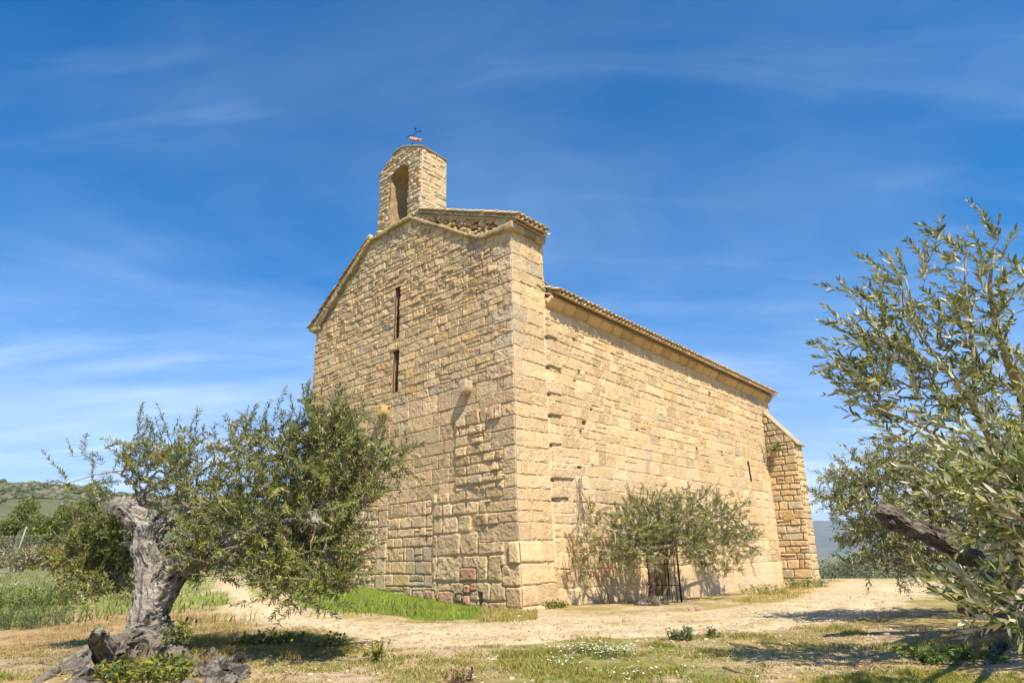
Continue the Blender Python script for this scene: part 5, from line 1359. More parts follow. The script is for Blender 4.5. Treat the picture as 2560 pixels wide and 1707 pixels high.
# ------------------------------------------------------------------ silvery olive behind it
rs = np.random.RandomState(31)
t2_ = gp(2225, 1352); t2_ = np.array([6.9, 11.0, 0.0]); g2 = float(ground_z(t2_[0], t2_[1])); Yb = 11.0
main = [A_(2232, 1400, Yb, .20), A_(2222, 1350, Yb, .14), A_(2205, 1310, Yb, .11), A_(2190, 1270, Yb, .10), A_(2170, 1220, Yb, .08)]
mb2 = [A_(2205, 1310, Yb, .08), A_(2120, 1260, Yb, .06), A_(2040, 1200, Yb - .1, .04), A_(1980, 1150, Yb - .1, .025)]
mb3 = [A_(2190, 1270, Yb, .08), A_(2240, 1190, Yb, .06), A_(2280, 1120, Yb, .04)]
mb4 = [A_(2170, 1220, Yb, .07), A_(2120, 1140, Yb, .05), A_(2060, 1080, Yb, .03)]
lean = [A_(2190, 1350, Yb, .07), A_(2140, 1310, Yb - .1, .06), A_(2100, 1280, Yb - .1, .04)]
caps = sum([chain(c) for c in [main, mb2[:3], mb3[:2], mb4[:2], lean]], [])
TV = gnarled(caps, 0.03, (0.2, 0.165, 0.13), 15.7, 0.03, 0.06)
tree = empty('olive_tree', (t2_[0], t2_[1], g2), 'dense silvery olive tree behind the sawn limb, to the right of the buttress', 'olive tree', 'olive trees')
cl = [el(1985, 1095, Yb, 75, 45, .6, 100), el(1950, 1135, Yb, 55, 30, .5, 50), el(2080, 1070, Yb, 90, 45, .7, 135), el(2180, 1075, Yb, 90, 45, .8, 110), el(2000, 1180, Yb - .2, 80, 45, .6, 125), el(2040, 1245, Yb - .2, 90, 50, .7, 140), el(2120, 1160, Yb, 100, 60, .8, 150),
      el(2220, 1160, Yb, 100, 60, .8, 130), el(2290, 1080, Yb, 70, 55, .8, 80), el(2150, 1250, Yb - .3, 90, 45, .7, 110), el(2060, 1295, Yb - .2, 90, 25, .5, 55), el(2260, 1250, Yb, 90, 60, .8, 90), el(2340, 1180, Yb, 70, 80, .8, 70), el(1905, 1150, Yb, 30, 14, .3, 14)]
br, lv, n_ = grow(skel_of([main[2:], mb2, mb3, mb4]), cl, rs, 0.34, 0.020, 0.076, (0.14, 0.05, 0.02), upb=0.35, limbs=[mb2, mb3, mb4], cols=[tuple(np.array(c) * 1.3) for c in OLC], lw=0.25, nbias=-0.35, flip=0.9, gap=0.35)
finish_tree(tree, TV, br, lv, M_SILVER); print('silver olive leaves', n_)

# ------------------------------------------------------------------ herbs and small plants
def herb(name, label, cat, p, n, hgt, leaf, lw, cols, spread, group=None, mat=None, seed=0, z=None, stems=True, part=True):
    rs = np.random.RandomState(seed); p = np.asarray(p, float); zz = float(ground_z(p[0], p[1])) if z is None else z
    mb = MB(); LP, LD, LN, LL, LC = [], [], [], [], []
    for i in range(n):
        a = rs.rand() * 6.283; q = spread * math.sqrt(rs.rand()); b = np.array([p[0] + q * math.cos(a), p[1] + q * math.sin(a), zz - 0.01])
        h_ = hgt * rs.uniform(0.45, 1.1); tip = b + np.array([rs.normal(0, 0.25) * h_, rs.normal(0, 0.25) * h_, h_])
        pts = np.stack([b + (tip - b) * t + np.array([0, 0, 0.1 * h_ * math.sin(3.1 * t)]) for t in np.linspace(0, 1, 5)])
        if stems: V_, F_ = tube(pts, 0.0035, 4, False); mb.add(V_, F_, np.array((0.16, 0.18, 0.06)))
        k = 7
        for t in np.linspace(0.15, 1, k):
            d = rs.normal(size=3) * np.array((1, 1, 0.5)) + np.array((0, 0, 0.5))
            LP.append(b + (tip - b) * t); LD.append(d); LN.append(np.array((rs.normal(0, .4), rs.normal(0, .4), 1.0))); LL.append(leaf * rs.uniform(0.6, 1.3)); LC.append(np.array(cols[rs.randint(len(cols))]) * rs.uniform(0.75, 1.25))
    V_, F_, k = leaf_geo(np.array(LP), np.array(LD), np.array(LN), np.array(LL), np.array(LL) * lw, 0.2)
    mb.add(V_, F_, np.repeat(np.array(LC), k, axis=0))
    root = mb.build(name, mat or M_LEAF, None, False)
    root['label'] = label; root['category'] = cat
    if n > 24: root['kind'] = 'stuff'
    if group: root['group'] = group
    return root
GRN = [(0.10, 0.16, 0.03), (0.15, 0.20, 0.035), (0.07, 0.12, 0.03)]; YGR = [(0.24, 0.23, 0.04), (0.17, 0.19, 0.04), (0.30, 0.25, 0.05)]
herb('leafy_weed', 'upright yellow-green leafy weed standing alone on the dry ground right of the old trunk', 'weed', gp(860, 1525), 16, 0.24, 0.065, 0.45, YGR, 0.09, seed=1)
herb('leafy_weed', 'low patch of broad-leaved weeds in the old olive\'s shade, by the path edge', 'weed', gp(625, 1485), 60, 0.14, 0.07, 0.6, GRN + YGR, 0.42, seed=2)
herb('leafy_weed', 'yellowing weeds at the right end of the shaded patch beside the path', 'weed', gp(750, 1490), 34, 0.14, 0.06, 0.55, YGR + GRN[:1], 0.28, seed=3)
herb('leafy_weed', 'broad yellow-green weeds growing against the front of the old olive\'s roots', 'weed', gp(330, 1572), 95, 0.17, 0.065, 0.5, YGR + YGR + GRN, 0.42, seed=4, z=0.05)
herb('leafy_weed', 'weeds sprouting between the grey root slab and the old trunk', 'weed', at(405, 1500, 8.2), 22, 0.22, 0.07, 0.5, YGR + GRN, 0.16, seed=5, z=0.2)
herb('leafy_weed', 'grey-green rosette weed in the grass in front of the small olive', 'weed', gp(1565, 1470), 26, 0.13, 0.09, 0.3, [(0.16, 0.19, 0.10), (0.12, 0.15, 0.07)], 0.16, seed=6)
herb('leafy_weed', 'smaller dark weed just right of the grey-green rosette', 'weed', gp(1640, 1465), 12, 0.12, 0.07, 0.3, [(0.12, 0.15, 0.08)], 0.10, seed=7)
herb('leafy_weed', 'green weeds at the foot of the side wall close to the corner stone', 'weed', SP(0.95, 0, 0.28), 40, 0.17, 0.06, 0.5, GRN + YGR, 0.26, seed=8)
herb('leafy_weed', 'bright green tuft of weeds at the foot of the buttress', 'weed', gp(1855, 1345), 60, 0.30, 0.12, 0.25, GRN, 0.7, seed=9)
herb('leafy_weed', 'yellow-green weeds at the wall foot short of the buttress', 'weed', gp(1760, 1352), 60, 0.28, 0.12, 0.2, YGR + GRN, 0.8, seed=10)
herb('leafy_weed', 'dark green weeds in the shade of the right-hand olive', 'weed', gp(2190, 1515), 80, 0.10, 0.06, 0.5, GRN, 0.45, seed=11)
herb('leafy_weed', 'pinkish dry weed at the bottom edge of the picture', 'weed', gp(1055, 1560), 22, 0.12, 0.05, 0.4, [(0.28, 0.13, 0.11), (0.3, 0.2, 0.1)], 0.14, seed=12)
herb('dry_bush', 'thin brownish bush at the foot of the front wall', 'bush', FP(6.75, 0, 0.25), 40, 0.75, 0.07, 0.25, [(0.20, 0.16, 0.07), (0.16, 0.17, 0.05), (0.26, 0.19, 0.10)], 0.18, seed=13)
bp_ = C0 + SD * 15.9 + SN * 0.42
herb('wall_plant', 'green leafy plant rooted high in the buttress masonry', 'plant', bp_ - SD * 0.1, 30, 0.42, 0.10, 0.5, GRN + YGR[:1], 0.30, seed=14, z=5.15)
herb('tall_weeds', 'tall rank green weeds at the left edge below the brown bush', 'weeds', gp(40, 1400), 260, 0.55, 0.16, 0.22, GRN + YGR[:1], 1.5, seed=15)
herb('tall_weeds', 'grey-green feathery weeds at the left edge, nearest the camera', 'weeds', gp(20, 1440), 240, 0.40, 0.13, 0.10, [(0.10, 0.13, 0.06), (0.08, 0.12, 0.05)], 1.0, seed=16)
# dead creeper on the wall
mb = MB(); rs = np.random.RandomState(9)
for i in range(9):
    x0 = 1330 + rs.normal(0, 5); x1 = 1338 + rs.normal(0, 14); yy = np.linspace(1090 + rs.rand() * 20, 1190 + rs.rand() * 25, 9)
    pts = [so(x0 + (x1 - x0) * t + rs.normal(0, 1.2), y_, 0.05) for t, y_ in zip(np.linspace(0, 1, 9), yy)]
    V_, F_ = tube(pts, 0.006, 4, False); mb.add(V_, F_, (0.20, 0.17, 0.16))
o = mb.build('dead_creeper', M_TWIG); o['label'] = 'dead grey creeper stems clinging to the side wall above the sapling'; o['category'] = 'creeper'

# clumps of white flowers
def flowers(p, n, spread, label, seed):
    rs = np.random.RandomState(seed); zz = float(ground_z(p[0], p[1])); mb = MB(); pl = MB()
    for i in range(n):
        q = rs.normal(0, 1, 2) * spread * np.array((1, 0.55)); b = np.array([p[0] + q[0], p[1] + q[1], float(ground_z(p[0] + q[0], p[1] + q[1]))]); h_ = rs.uniform(0.05, 0.12)
        tip = b + np.array([rs.normal(0, .02), rs.normal(0, .02), h_])
        V_, F_ = tube([b, (b + tip) / 2, tip], 0.002, 3, False); mb.add(V_, F_, (0.12, 0.16, 0.05))
        a = np.arange(5) / 5 * 6.283 + rs.rand(); tl = rs.normal(0, .35, 2)
        for a_ in a:
            d = np.array((math.cos(a_), math.sin(a_), 0.5 + tl[0] * math.cos(a_) + tl[1] * math.sin(a_)))
            V_, F_, k = leaf_geo(tip[None], d[None], np.array([[0, 0, 1.0]]), np.array([0.014]), np.array([0.013]), 0.1); pl.add(V_, F_, (0.80, 0.80, 0.76))
    for V_, f3, f4 in [(np.concatenate(pl.V), pl.F[3], pl.F[4])]: mb.add(V_, [np.concatenate(f3), np.concatenate(f4)], np.concatenate(pl.C))
    o = mb.build('white_flowers', M_PETAL, None, False); o['label'] = label; o['category'] = 'flowers'; o['kind'] = 'stuff'
flowers(gp(1355, 1502), 130, 0.22, 'largest clump of white flowers, in the foreground grass before the small olive', 1)
flowers(gp(1415, 1508), 55, 0.13, 'white flower clump immediately right of the largest one', 2)
flowers(gp(1285, 1530), 30, 0.16, 'thin white flower clump left of and nearer than the largest one', 3)
flowers(gp(1455, 1556), 40, 0.22, 'scattered white flowers at the very bottom edge of the picture', 4)
flowers(gp(560, 1372), 40, 0.5, 'scatter of white flowers in green turf beyond the old trunk', 5)

# ------------------------------------------------------------------ ground cover
def blades(name, pts, h, wd, cols, lean, rs, colvar=0.25):
    pts = pts[fbm2(pts[:, 0] * 5, pts[:, 1] * 5, 37, 3) + rs.normal(0, .12, len(pts)) > -0.18]
    n = len(pts); zz = ground_z(pts[:, 0], pts[:, 1])
    P = np.c_[pts, zz - 0.005]; h_ = h * rs.uniform(0.45, 1.3, n) * (1 + 0.7 * noise2(pts[:, 0] * 2.2, pts[:, 1] * 2.2, 38)); a = rs.rand(n) * 6.283
    s = np.c_[np.cos(a), np.sin(a), np.zeros(n)] * (wd * rs.uniform(0.7, 1.3, n) / 2)[:, None]
    b = rs.rand(n) * 6.283; ln = np.c_[np.cos(b), np.sin(b), np.zeros(n)] * (lean * h_ * rs.uniform(0.2, 1.4, n))[:, None]
    up_ = np.array((0, 0, 1.0))
    m_ = P + up_ * (h_ * 0.55)[:, None] + ln * 0.35; t_ = P + up_ * h_[:, None] * 0.95 + ln
    V = np.stack([P - s, P + s, m_ - s * 0.7, m_ + s * 0.7, t_], 1).reshape(-1, 3); k = np.arange(n)[:, None] * 5
    c = np.array(cols)[rs.randint(len(cols), size=n)] * rs.uniform(1 - colvar, 1 + colvar, (n, 1))
    o = mesh(name, V, [k + np.array([[0, 1, 3, 2]]), k + np.array([[2, 3, 4]])], M_LEAF, None, np.repeat(c, 5, axis=0), False)
    return o
def stuff(o, label, cat): o['kind'] = 'stuff'; o['label'] = label; o['category'] = cat
rs = np.random.RandomState(12)
LGR = [(0.19, 0.27, 0.018), (0.24, 0.31, 0.022), (0.14, 0.21, 0.015), (0.28, 0.32, 0.035), (0.36, 0.32, 0.08)]
pts = np.concatenate([sample_poly(P_LUSH, 40000, rs, 0.12)])
stuff(blades('lush_grass', pts, 0.10, 0.010, LGR, 0.6, rs), 'lush bright green grass along the foot of the front wall', 'grass')
pts = sample_poly(P_YEL, 4500, rs, 0.15); pts2 = sample_poly(P_BUTT, 4000, rs, 0.3)
stuff(blades('dry_grass', np.concatenate([pts, pts2]), 0.09, 0.011, [(0.34, 0.27, 0.08), (0.26, 0.25, 0.07), (0.42, 0.33, 0.14)], 0.7, rs), 'yellowed grass at the foot of the corner stone and the buttress', 'grass')
def patchy(poly, n, rs, thr, fr, amp):
    p = sample_poly(poly, n, rs, amp); return p[fbm2(p[:, 0] * fr, p[:, 1] * fr, 51, 3) > thr]
pts = np.concatenate([patchy(P_FORE, 30000, rs, -0.05, 2.2, 0.3), patchy(P_FORE2, 22000, rs, -0.1, 1.8, 0.25)])
stuff(blades('meadow_grass', pts, 0.045, 0.007, [(0.26, 0.26, 0.04), (0.19, 0.22, 0.03), (0.34, 0.29, 0.07), (0.38, 0.30, 0.11)], 0.9, rs), 'short patchy green and yellow turf in the foreground', 'grass')
q = np.c_[rs.uniform(-6.5, 7.5, 90000), rs.uniform(6.1, 10.2, 90000)]
q = q[(fbm2(q[:, 0] * 0.9 + 3, q[:, 1] * 1.5, 131, 4) > 0.10) & (softpoly(q[:, 0], q[:, 1], P_PATH, 0.28, 1.1, 3) < 0.35)]
stuff(blades('tufted_grass', q, 0.05, 0.008, [(0.24, 0.25, 0.04), (0.17, 0.20, 0.03), (0.32, 0.28, 0.07), (0.30, 0.24, 0.09)], 1.0, rs), 'low yellow-green tufts breaking up the dry soil near the camera', 'grass')
pts = patchy(P_LEFTG, 52000, rs, -0.25, 0.9, 0.4)
pts = pts[(pts[:, 1] < 22) & (pts[:, 0] > -16)]
stuff(blades('left_turf', pts, 0.10, 0.013, [(0.19, 0.24, 0.03), (0.15, 0.20, 0.025), (0.27, 0.26, 0.05)], 0.7, rs), 'green turf beyond the old olive trunk', 'grass')
pts = np.concatenate([patchy(P_RUST, 24000, rs, -0.15, 1.2, 0.4), patchy(P_MOSS, 16000, rs, -0.1, 1.6, 0.3)])
pts = pts[(pts[:, 0] > -9) & (pts[:, 1] < 16)]
stuff(blades('straw_grass', pts, 0.07, 0.008, [(0.36, 0.24, 0.10), (0.42, 0.32, 0.14), (0.26, 0.24, 0.07), (0.32, 0.20, 0.09), (0.20, 0.22, 0.05)], 1.0, rs), 'reddish dry grass and straw round the old olive', 'grass')
q = np.c_[rs.uniform(-7, 8, 110000), rs.uniform(6.1, 12.5, 110000)]
f_ = fbm2(q[:, 0] * 2.6, q[:, 1] * 2.6, 91, 3); pth = softpoly(q[:, 0], q[:, 1], P_PATH, 0.28, 1.1, 3)
q = q[(f_ > -0.12) & (rs.rand(len(q)) > pth * 0.86) & (rut(q[:, 0], q[:, 1]) < 0.4)]
stuff(blades('straw_litter', q, 0.036, 0.009, [(0.46, 0.36, 0.19), (0.30, 0.20, 0.09), (0.24, 0.23, 0.06), (0.56, 0.46, 0.28), (0.17, 0.11, 0.06)], 2.2, rs), 'dry stalks and sparse blades scattered over the bare foreground soil', 'litter')
q = np.c_[rs.uniform(-34, -2, 30000), rs.uniform(14, 46, 30000)]; q = q[(np.abs(np.arctan2(q[:, 0], q[:, 1])) < 0.75)]
pth = softpoly(q[:, 0], q[:, 1], P_PATH, 0.28, 1.1, 3); du_ = (q - C0[:2]) @ WD[:2]; dv_ = (q - C0[:2]) @ SD[:2]
q = q[(pth < 0.3) & ~((du_ > -0.3) & (dv_ > -0.3)) & (fbm2(q[:, 0] * 0.5, q[:, 1] * 0.5, 23, 3) > -0.2)]
stuff(blades('meadow_growth', q, 0.16, 0.035, [(0.18, 0.19, 0.06), (0.15, 0.165, 0.045), (0.25, 0.23, 0.10), (0.12, 0.14, 0.04)], 0.7, rs, 0.35), 'tall pale meadow growth stretching back to the bushes', 'grass')
q = q[(q[:, 1] > 21) & (q[:, 0] < -6) & (fbm2(q[:, 0] * 0.3, q[:, 1] * 0.3, 29, 3) > 0.0)][:1600]
stuff(blades('meadow_blossom', q, 0.11, 0.03, [(0.62, 0.62, 0.55)], 1.9, rs, 0.1), 'tiny white blossoms dotting the meadow', 'flowers')
# fallen leaves under the crowns
q = np.concatenate([rs.normal(0, 1, (2600, 2)) * (1.1, .8) + (-3.9, 8.4), rs.normal(0, 1, (2600, 2)) * (1.3, 1.0) + (5.0, 8.0), rs.normal(0, 1, (900, 2)) * (.7, .5) + so(1500, 1395, 1.4)[:2]])
q = q[q[:, 1] > 5.8]; n = len(q); P_ = np.c_[q, ground_z(q[:, 0], q[:, 1]) + 0.006]; a = rs.rand(n) * 6.283
V_, F_, k = leaf_geo(P_, np.c_[np.cos(a), np.sin(a), rs.normal(0, .18, n)], rs.normal(0, .25, (n, 3)) + (0, 0, 1), rs.uniform(.035, .06, n), rs.uniform(.009, .014, n))
stuff(mesh('leaf_litter', V_, F_, M_LEAF, None, np.repeat(np.array([(0.20, 0.12, 0.06), (0.13, 0.08, 0.045), (0.30, 0.22, 0.11), (0.16, 0.15, 0.07)])[rs.randint(4, size=n)], k, axis=0), False), 'dry fallen olive leaves under the crowns', 'leaf litter')
# grit
mb = MB(); q = np.concatenate([sample_poly(P_PATH, 2600, rs, 0.4), np.c_[rs.uniform(-5, 7, 900), rs.uniform(6.1, 10, 900)]])
q = q[(q[:, 1] < 22)]
BV, BF = box_grid((2, 2, 2)); BV = BV / np.linalg.norm(BV, axis=1, keepdims=True)
for p in q:
    r = 0.009 + 0.016 * rs.rand() ** 4
    V_ = BV * (1 + rs.uniform(-.3, .3, (len(BV), 1))) * r * np.array((1.3, 1.0, 0.7))
    mb.add(V_ + np.array([p[0], p[1], float(0)]), BF, np.array((0.52, 0.42, 0.28)) * rs.uniform(0.6, 1.2))
for V_ in mb.V: 
    c_ = V_.mean(0); V_[:, 2] += float(ground_z(c_[0], c_[1])) + 0.003
stuff(mb.build('gravel', M_PEB), 'pale grit and pebbles strewn along the dirt path', 'gravel')
for i, (px1, py1, r, lb) in enumerate(((1607, 1398, .09, 'brown stone lying on the dirt right of the open gate'), (1588, 1400, .06, 'smaller reddish stone between the gate and the brown stone'), (1193, 1418, .05, 'pale lump of rubble in the yellow grass at the corner'), (2036, 1456, .035, 'small dark stone alone on the pale path at the right'), (1437, 1424, .05, 'half-buried reddish stone on the bare ground left of the small tree'))):
    p = gp(px1, py1); V_, F_ = lump((r * 1.2, r, r * 0.7), i * 9.1); z_ = float(ground_z(p[0], p[1]))
    o = mesh('rock', V_ + np.array([p[0], p[1], z_ + r * 0.2]), F_, M_PEB, None, np.tile(np.array(((0.34, 0.24, 0.16), (0.40, 0.24, 0.17), (0.62, 0.52, 0.38), (0.30, 0.22, 0.16), (0.40, 0.26, 0.18))[i]), (len(V_), 1)))
    o['label'] = lb; o['category'] = 'stone'; o['group'] = 'loose stones'
for i, (xa, ya, xb, yb, lb) in enumerate(((1975, 1545, 2010, 1530, 'forked dead twig on the ground in the right foreground'), (1660, 1533, 1720, 1548, 'straight dry twig lying in the foreground turf'), (1120, 1512, 1145, 1511, 'pale peeled stick lying left of the white flowers'))):
    a, b = gp(xa, ya), gp(xb, yb); mb = MB()
    pts = np.stack([a + (b - a) * t for t in np.linspace(0, 1, 6)]); pts[:, 2] = ground_z(pts[:, 0], pts[:, 1]) + 0.012; pts[1:-1, :2] += rs.normal(0, 0.012, (4, 2))
    V_, F_ = tube(pts, np.linspace(0.008, 0.004, 6), 6); mb.add(V_, F_, ((0.16, 0.11, 0.08), (0.2, 0.14, 0.1), (0.6, 0.52, 0.42))[i])
    br_ = np.stack([pts[3], pts[3] + np.array((0.03, 0.05, 0.04)), pts[3] + np.array((0.07, 0.08, 0.03))])
    V_, F_ = tube(br_, [0.005, 0.004, 0.002], 5); mb.add(V_, F_, ((0.16, 0.11, 0.08), (0.2, 0.14, 0.1), (0.6, 0.52, 0.42))[i])
    o = mb.build('fallen_twig', M_TWIG); o['label'] = lb; o['category'] = 'twig'; o['group'] = 'fallen twigs'

# ------------------------------------------------------------------ distance
def blob_tree(name, label, cat, p, w_, h_, cols, n, seed, leaf, trunk=0.25, group=None, shape=1.0, tr_c=(0.16, 0.12, 0.09), lobes=9, z=None):
    rs = np.random.RandomState(seed); p = np.asarray(p, float); z0 = float(ground_z(p[0], p[1])) if z is None else z
    LP = []
    for i in range(lobes):
        t = rs.rand(); cz = z0 + h_ * (trunk + (1 - trunk) * (0.25 + 0.6 * t)); rr = w_ * 0.5 * (1 - 0.55 * t * shape)
        a = rs.rand() * 6.283; c = np.array([p[0] + math.cos(a) * rr * 0.62, p[1] + math.sin(a) * rr * 0.62, cz]); r = np.array((w_ * 0.24, w_ * 0.24, h_ * (1 - trunk) * 0.24)) * rs.uniform(0.7, 1.25)
        m = n // lobes; d = norm_(rs.normal(size=(m, 3))); LP.append(c + d * r * (rs.rand(m, 1) ** 0.3))
    LP = np.concatenate(LP); m = len(LP); cen = np.array([p[0], p[1], z0 + h_ * 0.5])
    D = norm_(rs.normal(size=(m, 3)) + (LP - cen) / w_ + np.array((0, 0, 0.4))); Nn = norm_(rs.normal(size=(m, 3)) + np.array((0, 0, 0.6)) + (LP - cen) / w_)
    c = np.array(cols)[rs.randint(len(cols), size=m)] * rs.uniform(0.7, 1.3, (m, 1))
    V_, F_, k = leaf_geo(LP, D, Nn, leaf * rs.uniform(0.6, 1.4, m), leaf * 0.5 * np.ones(m), 0.15, False)
    root = empty(name, (p[0], p[1], z0), label, cat, group)
    mesh('crown', V_, F_, M_LEAF, root, np.repeat(c, k, axis=0), False)
    V_, F_ = tube([np.array([p[0], p[1], z0 - 0.2]), np.array([p[0] + rs.normal(0, .1), p[1], z0 + h_ * 0.35]), np.array([p[0] + rs.normal(0, .2), p[1], z0 + h_ * 0.7])], [h_ * 0.03, h_ * 0.022, h_ * 0.01], 7)
    mesh('trunk', V_, F_, M_TWIG, root, np.tile(tr_c, (len(V_), 1)))
    return root
def far_pt(x, Y):
    r = ray(x * DS, 1320 * DS); t = Y / r[1]; return np.array([r[0] * t, Y, 0])
PIN = [(0.14, 0.165, 0.03), (0.19, 0.20, 0.035), (0.10, 0.12, 0.025)]
BRN = [(0.24, 0.14, 0.035), (0.18, 0.11, 0.03), (0.30, 0.18, 0.05)]; GRY = [(0.28, 0.24, 0.15), (0.33, 0.29, 0.19), (0.22, 0.20, 0.11)]; OLF = [(0.15, 0.165, 0.095), (0.12, 0.14, 0.075), (0.19, 0.20, 0.13)]
pine_y = (1262, 1252, 1272, 1240, 1216)
pp = [('pine_tree', 'dark green pine at the left edge below the hill', 14, 108, 5.6, 8.0, PIN, 2600), ('pine_tree', 'rounded dark pine on the lower hill slope, second from the left edge', 112, 128, 5.4, 8.0, PIN, 2600), ('pine_tree', 'small flat-topped pine nearer than the other pines, above the brown bush', 82, 96, 4.6, 5.0, PIN, 2200), ('pine_tree', 'pine half hidden by the old olive\'s rear foliage', 155, 124, 6.2, 7.4, PIN, 2200), ('pine_tree', 'hazy pine standing higher up the slope beside the olive\'s cut stub', 205, 165, 8, 13, PIN, 1600)]
for i, (nm, lb, xx, Y, w_, h_, cs, n) in enumerate(pp): blob_tree(nm, lb, 'pine tree', far_pt(xx, Y), w_, h_, cs, n, 200 + i, 0.42, 0.12, 'pines below the hill', 0.5, z=at(xx, pine_y[i], Y)[2])
bb_ = [('brown_bush', 'rust-brown rounded bush at the far edge of the meadow', 95, 60, 3.8, 2.2, BRN, 3200), ('grey_bush', 'grey-brown leafless bush left of the rust-brown one', 35, 58, 3.4, 2.0, GRY, 2600), ('grey_bush', 'pale tangled scrub along the meadow edge at the far left', 45, 52, 3.2, 1.7, GRY, 2000), ('grey_bush', 'tall pale willow-like bush behind the leaning pole', 50, 66, 4.0, 3.6, [(0.18, 0.18, 0.10), (0.15, 0.16, 0.08)], 2600), ('broom_bush', 'small yellow-flowered broom in front of the rust-brown bush', 68, 55, 1.0, 1.0, [(0.5, 0.38, 0.02), (0.12, 0.14, 0.03)], 700),
       ('grey_bush', 'olive-green scrub seen between the trunk and the rear foliage', 170, 64, 4.0, 2.8, OLF + GRY, 2600), ('grey_bush', 'green scrub behind the old olive\'s trunk', 330, 62, 6.0, 3.0, OLF, 2400), ('grey_bush', 'scrub behind the crown of the old olive, near the chapel', 520, 66, 7.0, 3.4, OLF + PIN, 2600), ('grey_bush', 'far bush beside the left corner of the chapel front', 640, 70, 7.0, 3.6, OLF, 2400), ('grey_bush', 'wide scrub clump at the very left edge of the picture', -25, 60, 5.0, 3.4, GRY + OLF, 2600)]
for i, (nm, lb, xx, Y, w_, h_, cs, n) in enumerate(bb_): blob_tree(nm, lb, 'bush', far_pt(xx, Y), w_, h_, cs, n, 300 + i, 0.20, 0.02, 'scrub at the meadow edge', 0.6)
p = far_pt(22, 56); z_ = float(ground_z(p[0], p[1])); V_, F_ = tube([p + ZD * z_, p + ZD * (z_ + 1.8) + np.array((.3, 0, 0)), p + ZD * (z_ + 3.6) + np.array((.55, 0, 0))], [.07, .06, .05], 8)
o = mesh('leaning_pole', V_, F_, M_TWIG, None, np.tile((0.34, 0.31, 0.27), (len(V_), 1))); o['label'] = 'pale leaning bare pole among the bushes at the far left'; o['category'] = 'pole'
rr = [(1905, 46, 6.0, 3.6, 'olive'), (1955, 52, 6.5, 3.8, 'olive'), (2010, 44, 5.5, 3.6, 'olive'), (2080, 50, 6.0, 3.8, 'olive'), (2150, 42, 5.0, 3.4, 'olive'), (1925, 68, 6, 4.6, 'olive'), (1990, 75, 7, 4.8, 'olive'), (2230, 48, 6.5, 3.9, 'olive'), (2320, 45, 6.0, 3.8, 'olive')]
nm_ = ['grey-green olive just right of the buttress foot', 'pale olive second to the right of the buttress', 'low olive in front of the middle of the far grove', 'olive behind the leaning thin branch on the right', 'olive at the crest right of the silvery tree\'s limb', 'farther dark olive beside the buttress', 'farther olive near the distant field', 'olive behind the thin right trunk', 'olive at the right edge beyond the big trunk']
for i, ((xx, Y, w_, h_, _), lb) in enumerate(zip(rr, nm_)): blob_tree('olive_tree', lb, 'olive tree', far_pt(xx, Y), w_, h_, OLF, 2600, 400 + i, 0.20, 0.05, 'far olives beyond the crest', 0.5)

# hill on the left
def tan_el(x, y):
    r = ray(x, y); return r[2] / math.hypot(r[0], r[1]), math.atan2(r[0], r[1])
sk_ = [tan_el(*p) for p in [(-900, 1240), (-500, 1195), (-200, 1190), (0, 1203), (90, 1207), (170, 1213), (260, 1226), (420, 1240), (650, 1250), (800, 1262), (1000, 1300), (1300, 1370)]]
AZ = np.linspace(-1.0, 0.25, 420); RR = np.concatenate([np.linspace(58, 700, 190), np.linspace(720, 1000, 20)])
te = np.interp(AZ, [q[1] for q in sk_], [q[0] for q in sk_])
az, r_ = np.meshgrid(AZ, RR, indexing='ij')
def hill_frac(r): return np.clip((r - 72) / 556, 0, 1.0) ** 0.9
hz_ = te[:, None] * np.minimum(r_, 628) * hill_frac(r_) - np.maximum(r_ - 640, 0) * 0.1 + 0.55
hx, hy = r_ * np.sin(az), r_ * np.cos(az)
mod = (3.5 * fbm2(hx * 0.012, hy * 0.012, 33, 4)) * sstep(120, 300, r_) * sstep(660, 560, r_)
ter = 1.4 * np.round(hz_ / 5.0 + 0.4 * noise2(hx * .01, hy * .01, 3)) 
hz_ = hz_ + mod * 0.6 + 1.3 * noise2(hx * 0.03, hy * 0.03, 4) * sstep(200, 400, r_)
HC = np.tile(np.array((0.105, 0.105, 0.055)), (az.size, 1)).reshape(az.shape + (3,))
def hm(c, m):
    global HC
    HC = HC * (1 - m[..., None]) + np.array(c) * m[..., None]
hm((0.20, 0.17, 0.105), sstep(0.05, 0.35, fbm2(hx * 0.02, hy * 0.006, 5, 4)) * 0.8)
hm((0.105, 0.125, 0.045), sstep(0.1, 0.4, fbm2(hx * 0.011 + 9, hy * 0.008, 6, 4)) * 0.8)
hm((0.42, 0.33, 0.22), sstep(0.30, 0.42, np.sin(hz_ * 1.05 + 1.5 * noise2(hx * .02, hy * .02, 3)) * 0.5 * sstep(45, 60, hz_) * sstep(82, 70, hz_) + 0.25 * fbm2(hx * .02, hy * .02, 8)) * 0.7)
hm((0.45, 0.37, 0.34), sstep(0.25, 0.4, fbm2(hx * 0.03, hy * 0.01 + 4, 15, 3)) * 0.6 * sstep(25, 35, hz_) * sstep(55, 45, hz_))
na_, nr_ = az.shape; k = np.arange(na_ - 1)[:, None] * nr_ + np.arange(nr_ - 1)[None]
m_hill = attr_mat('hillside', 0.4, 0.08, 0.5, 0.6, 0.8)
o = mesh('hill', np.stack([hx, hy, hz_], -1).reshape(-1, 3), np.stack([k, k + 1, k + nr_ + 1, k + nr_], -1).reshape(-1, 4)[:, ::-1], m_hill, None, HC.reshape(-1, 3)); o['kind'] = 'structure'
rs = np.random.RandomState(8); n = 34000
ia = rs.randint(2, na_ - 2, n); ir = (rs.rand(n) ** 0.9 * 168 + 18).astype(int)
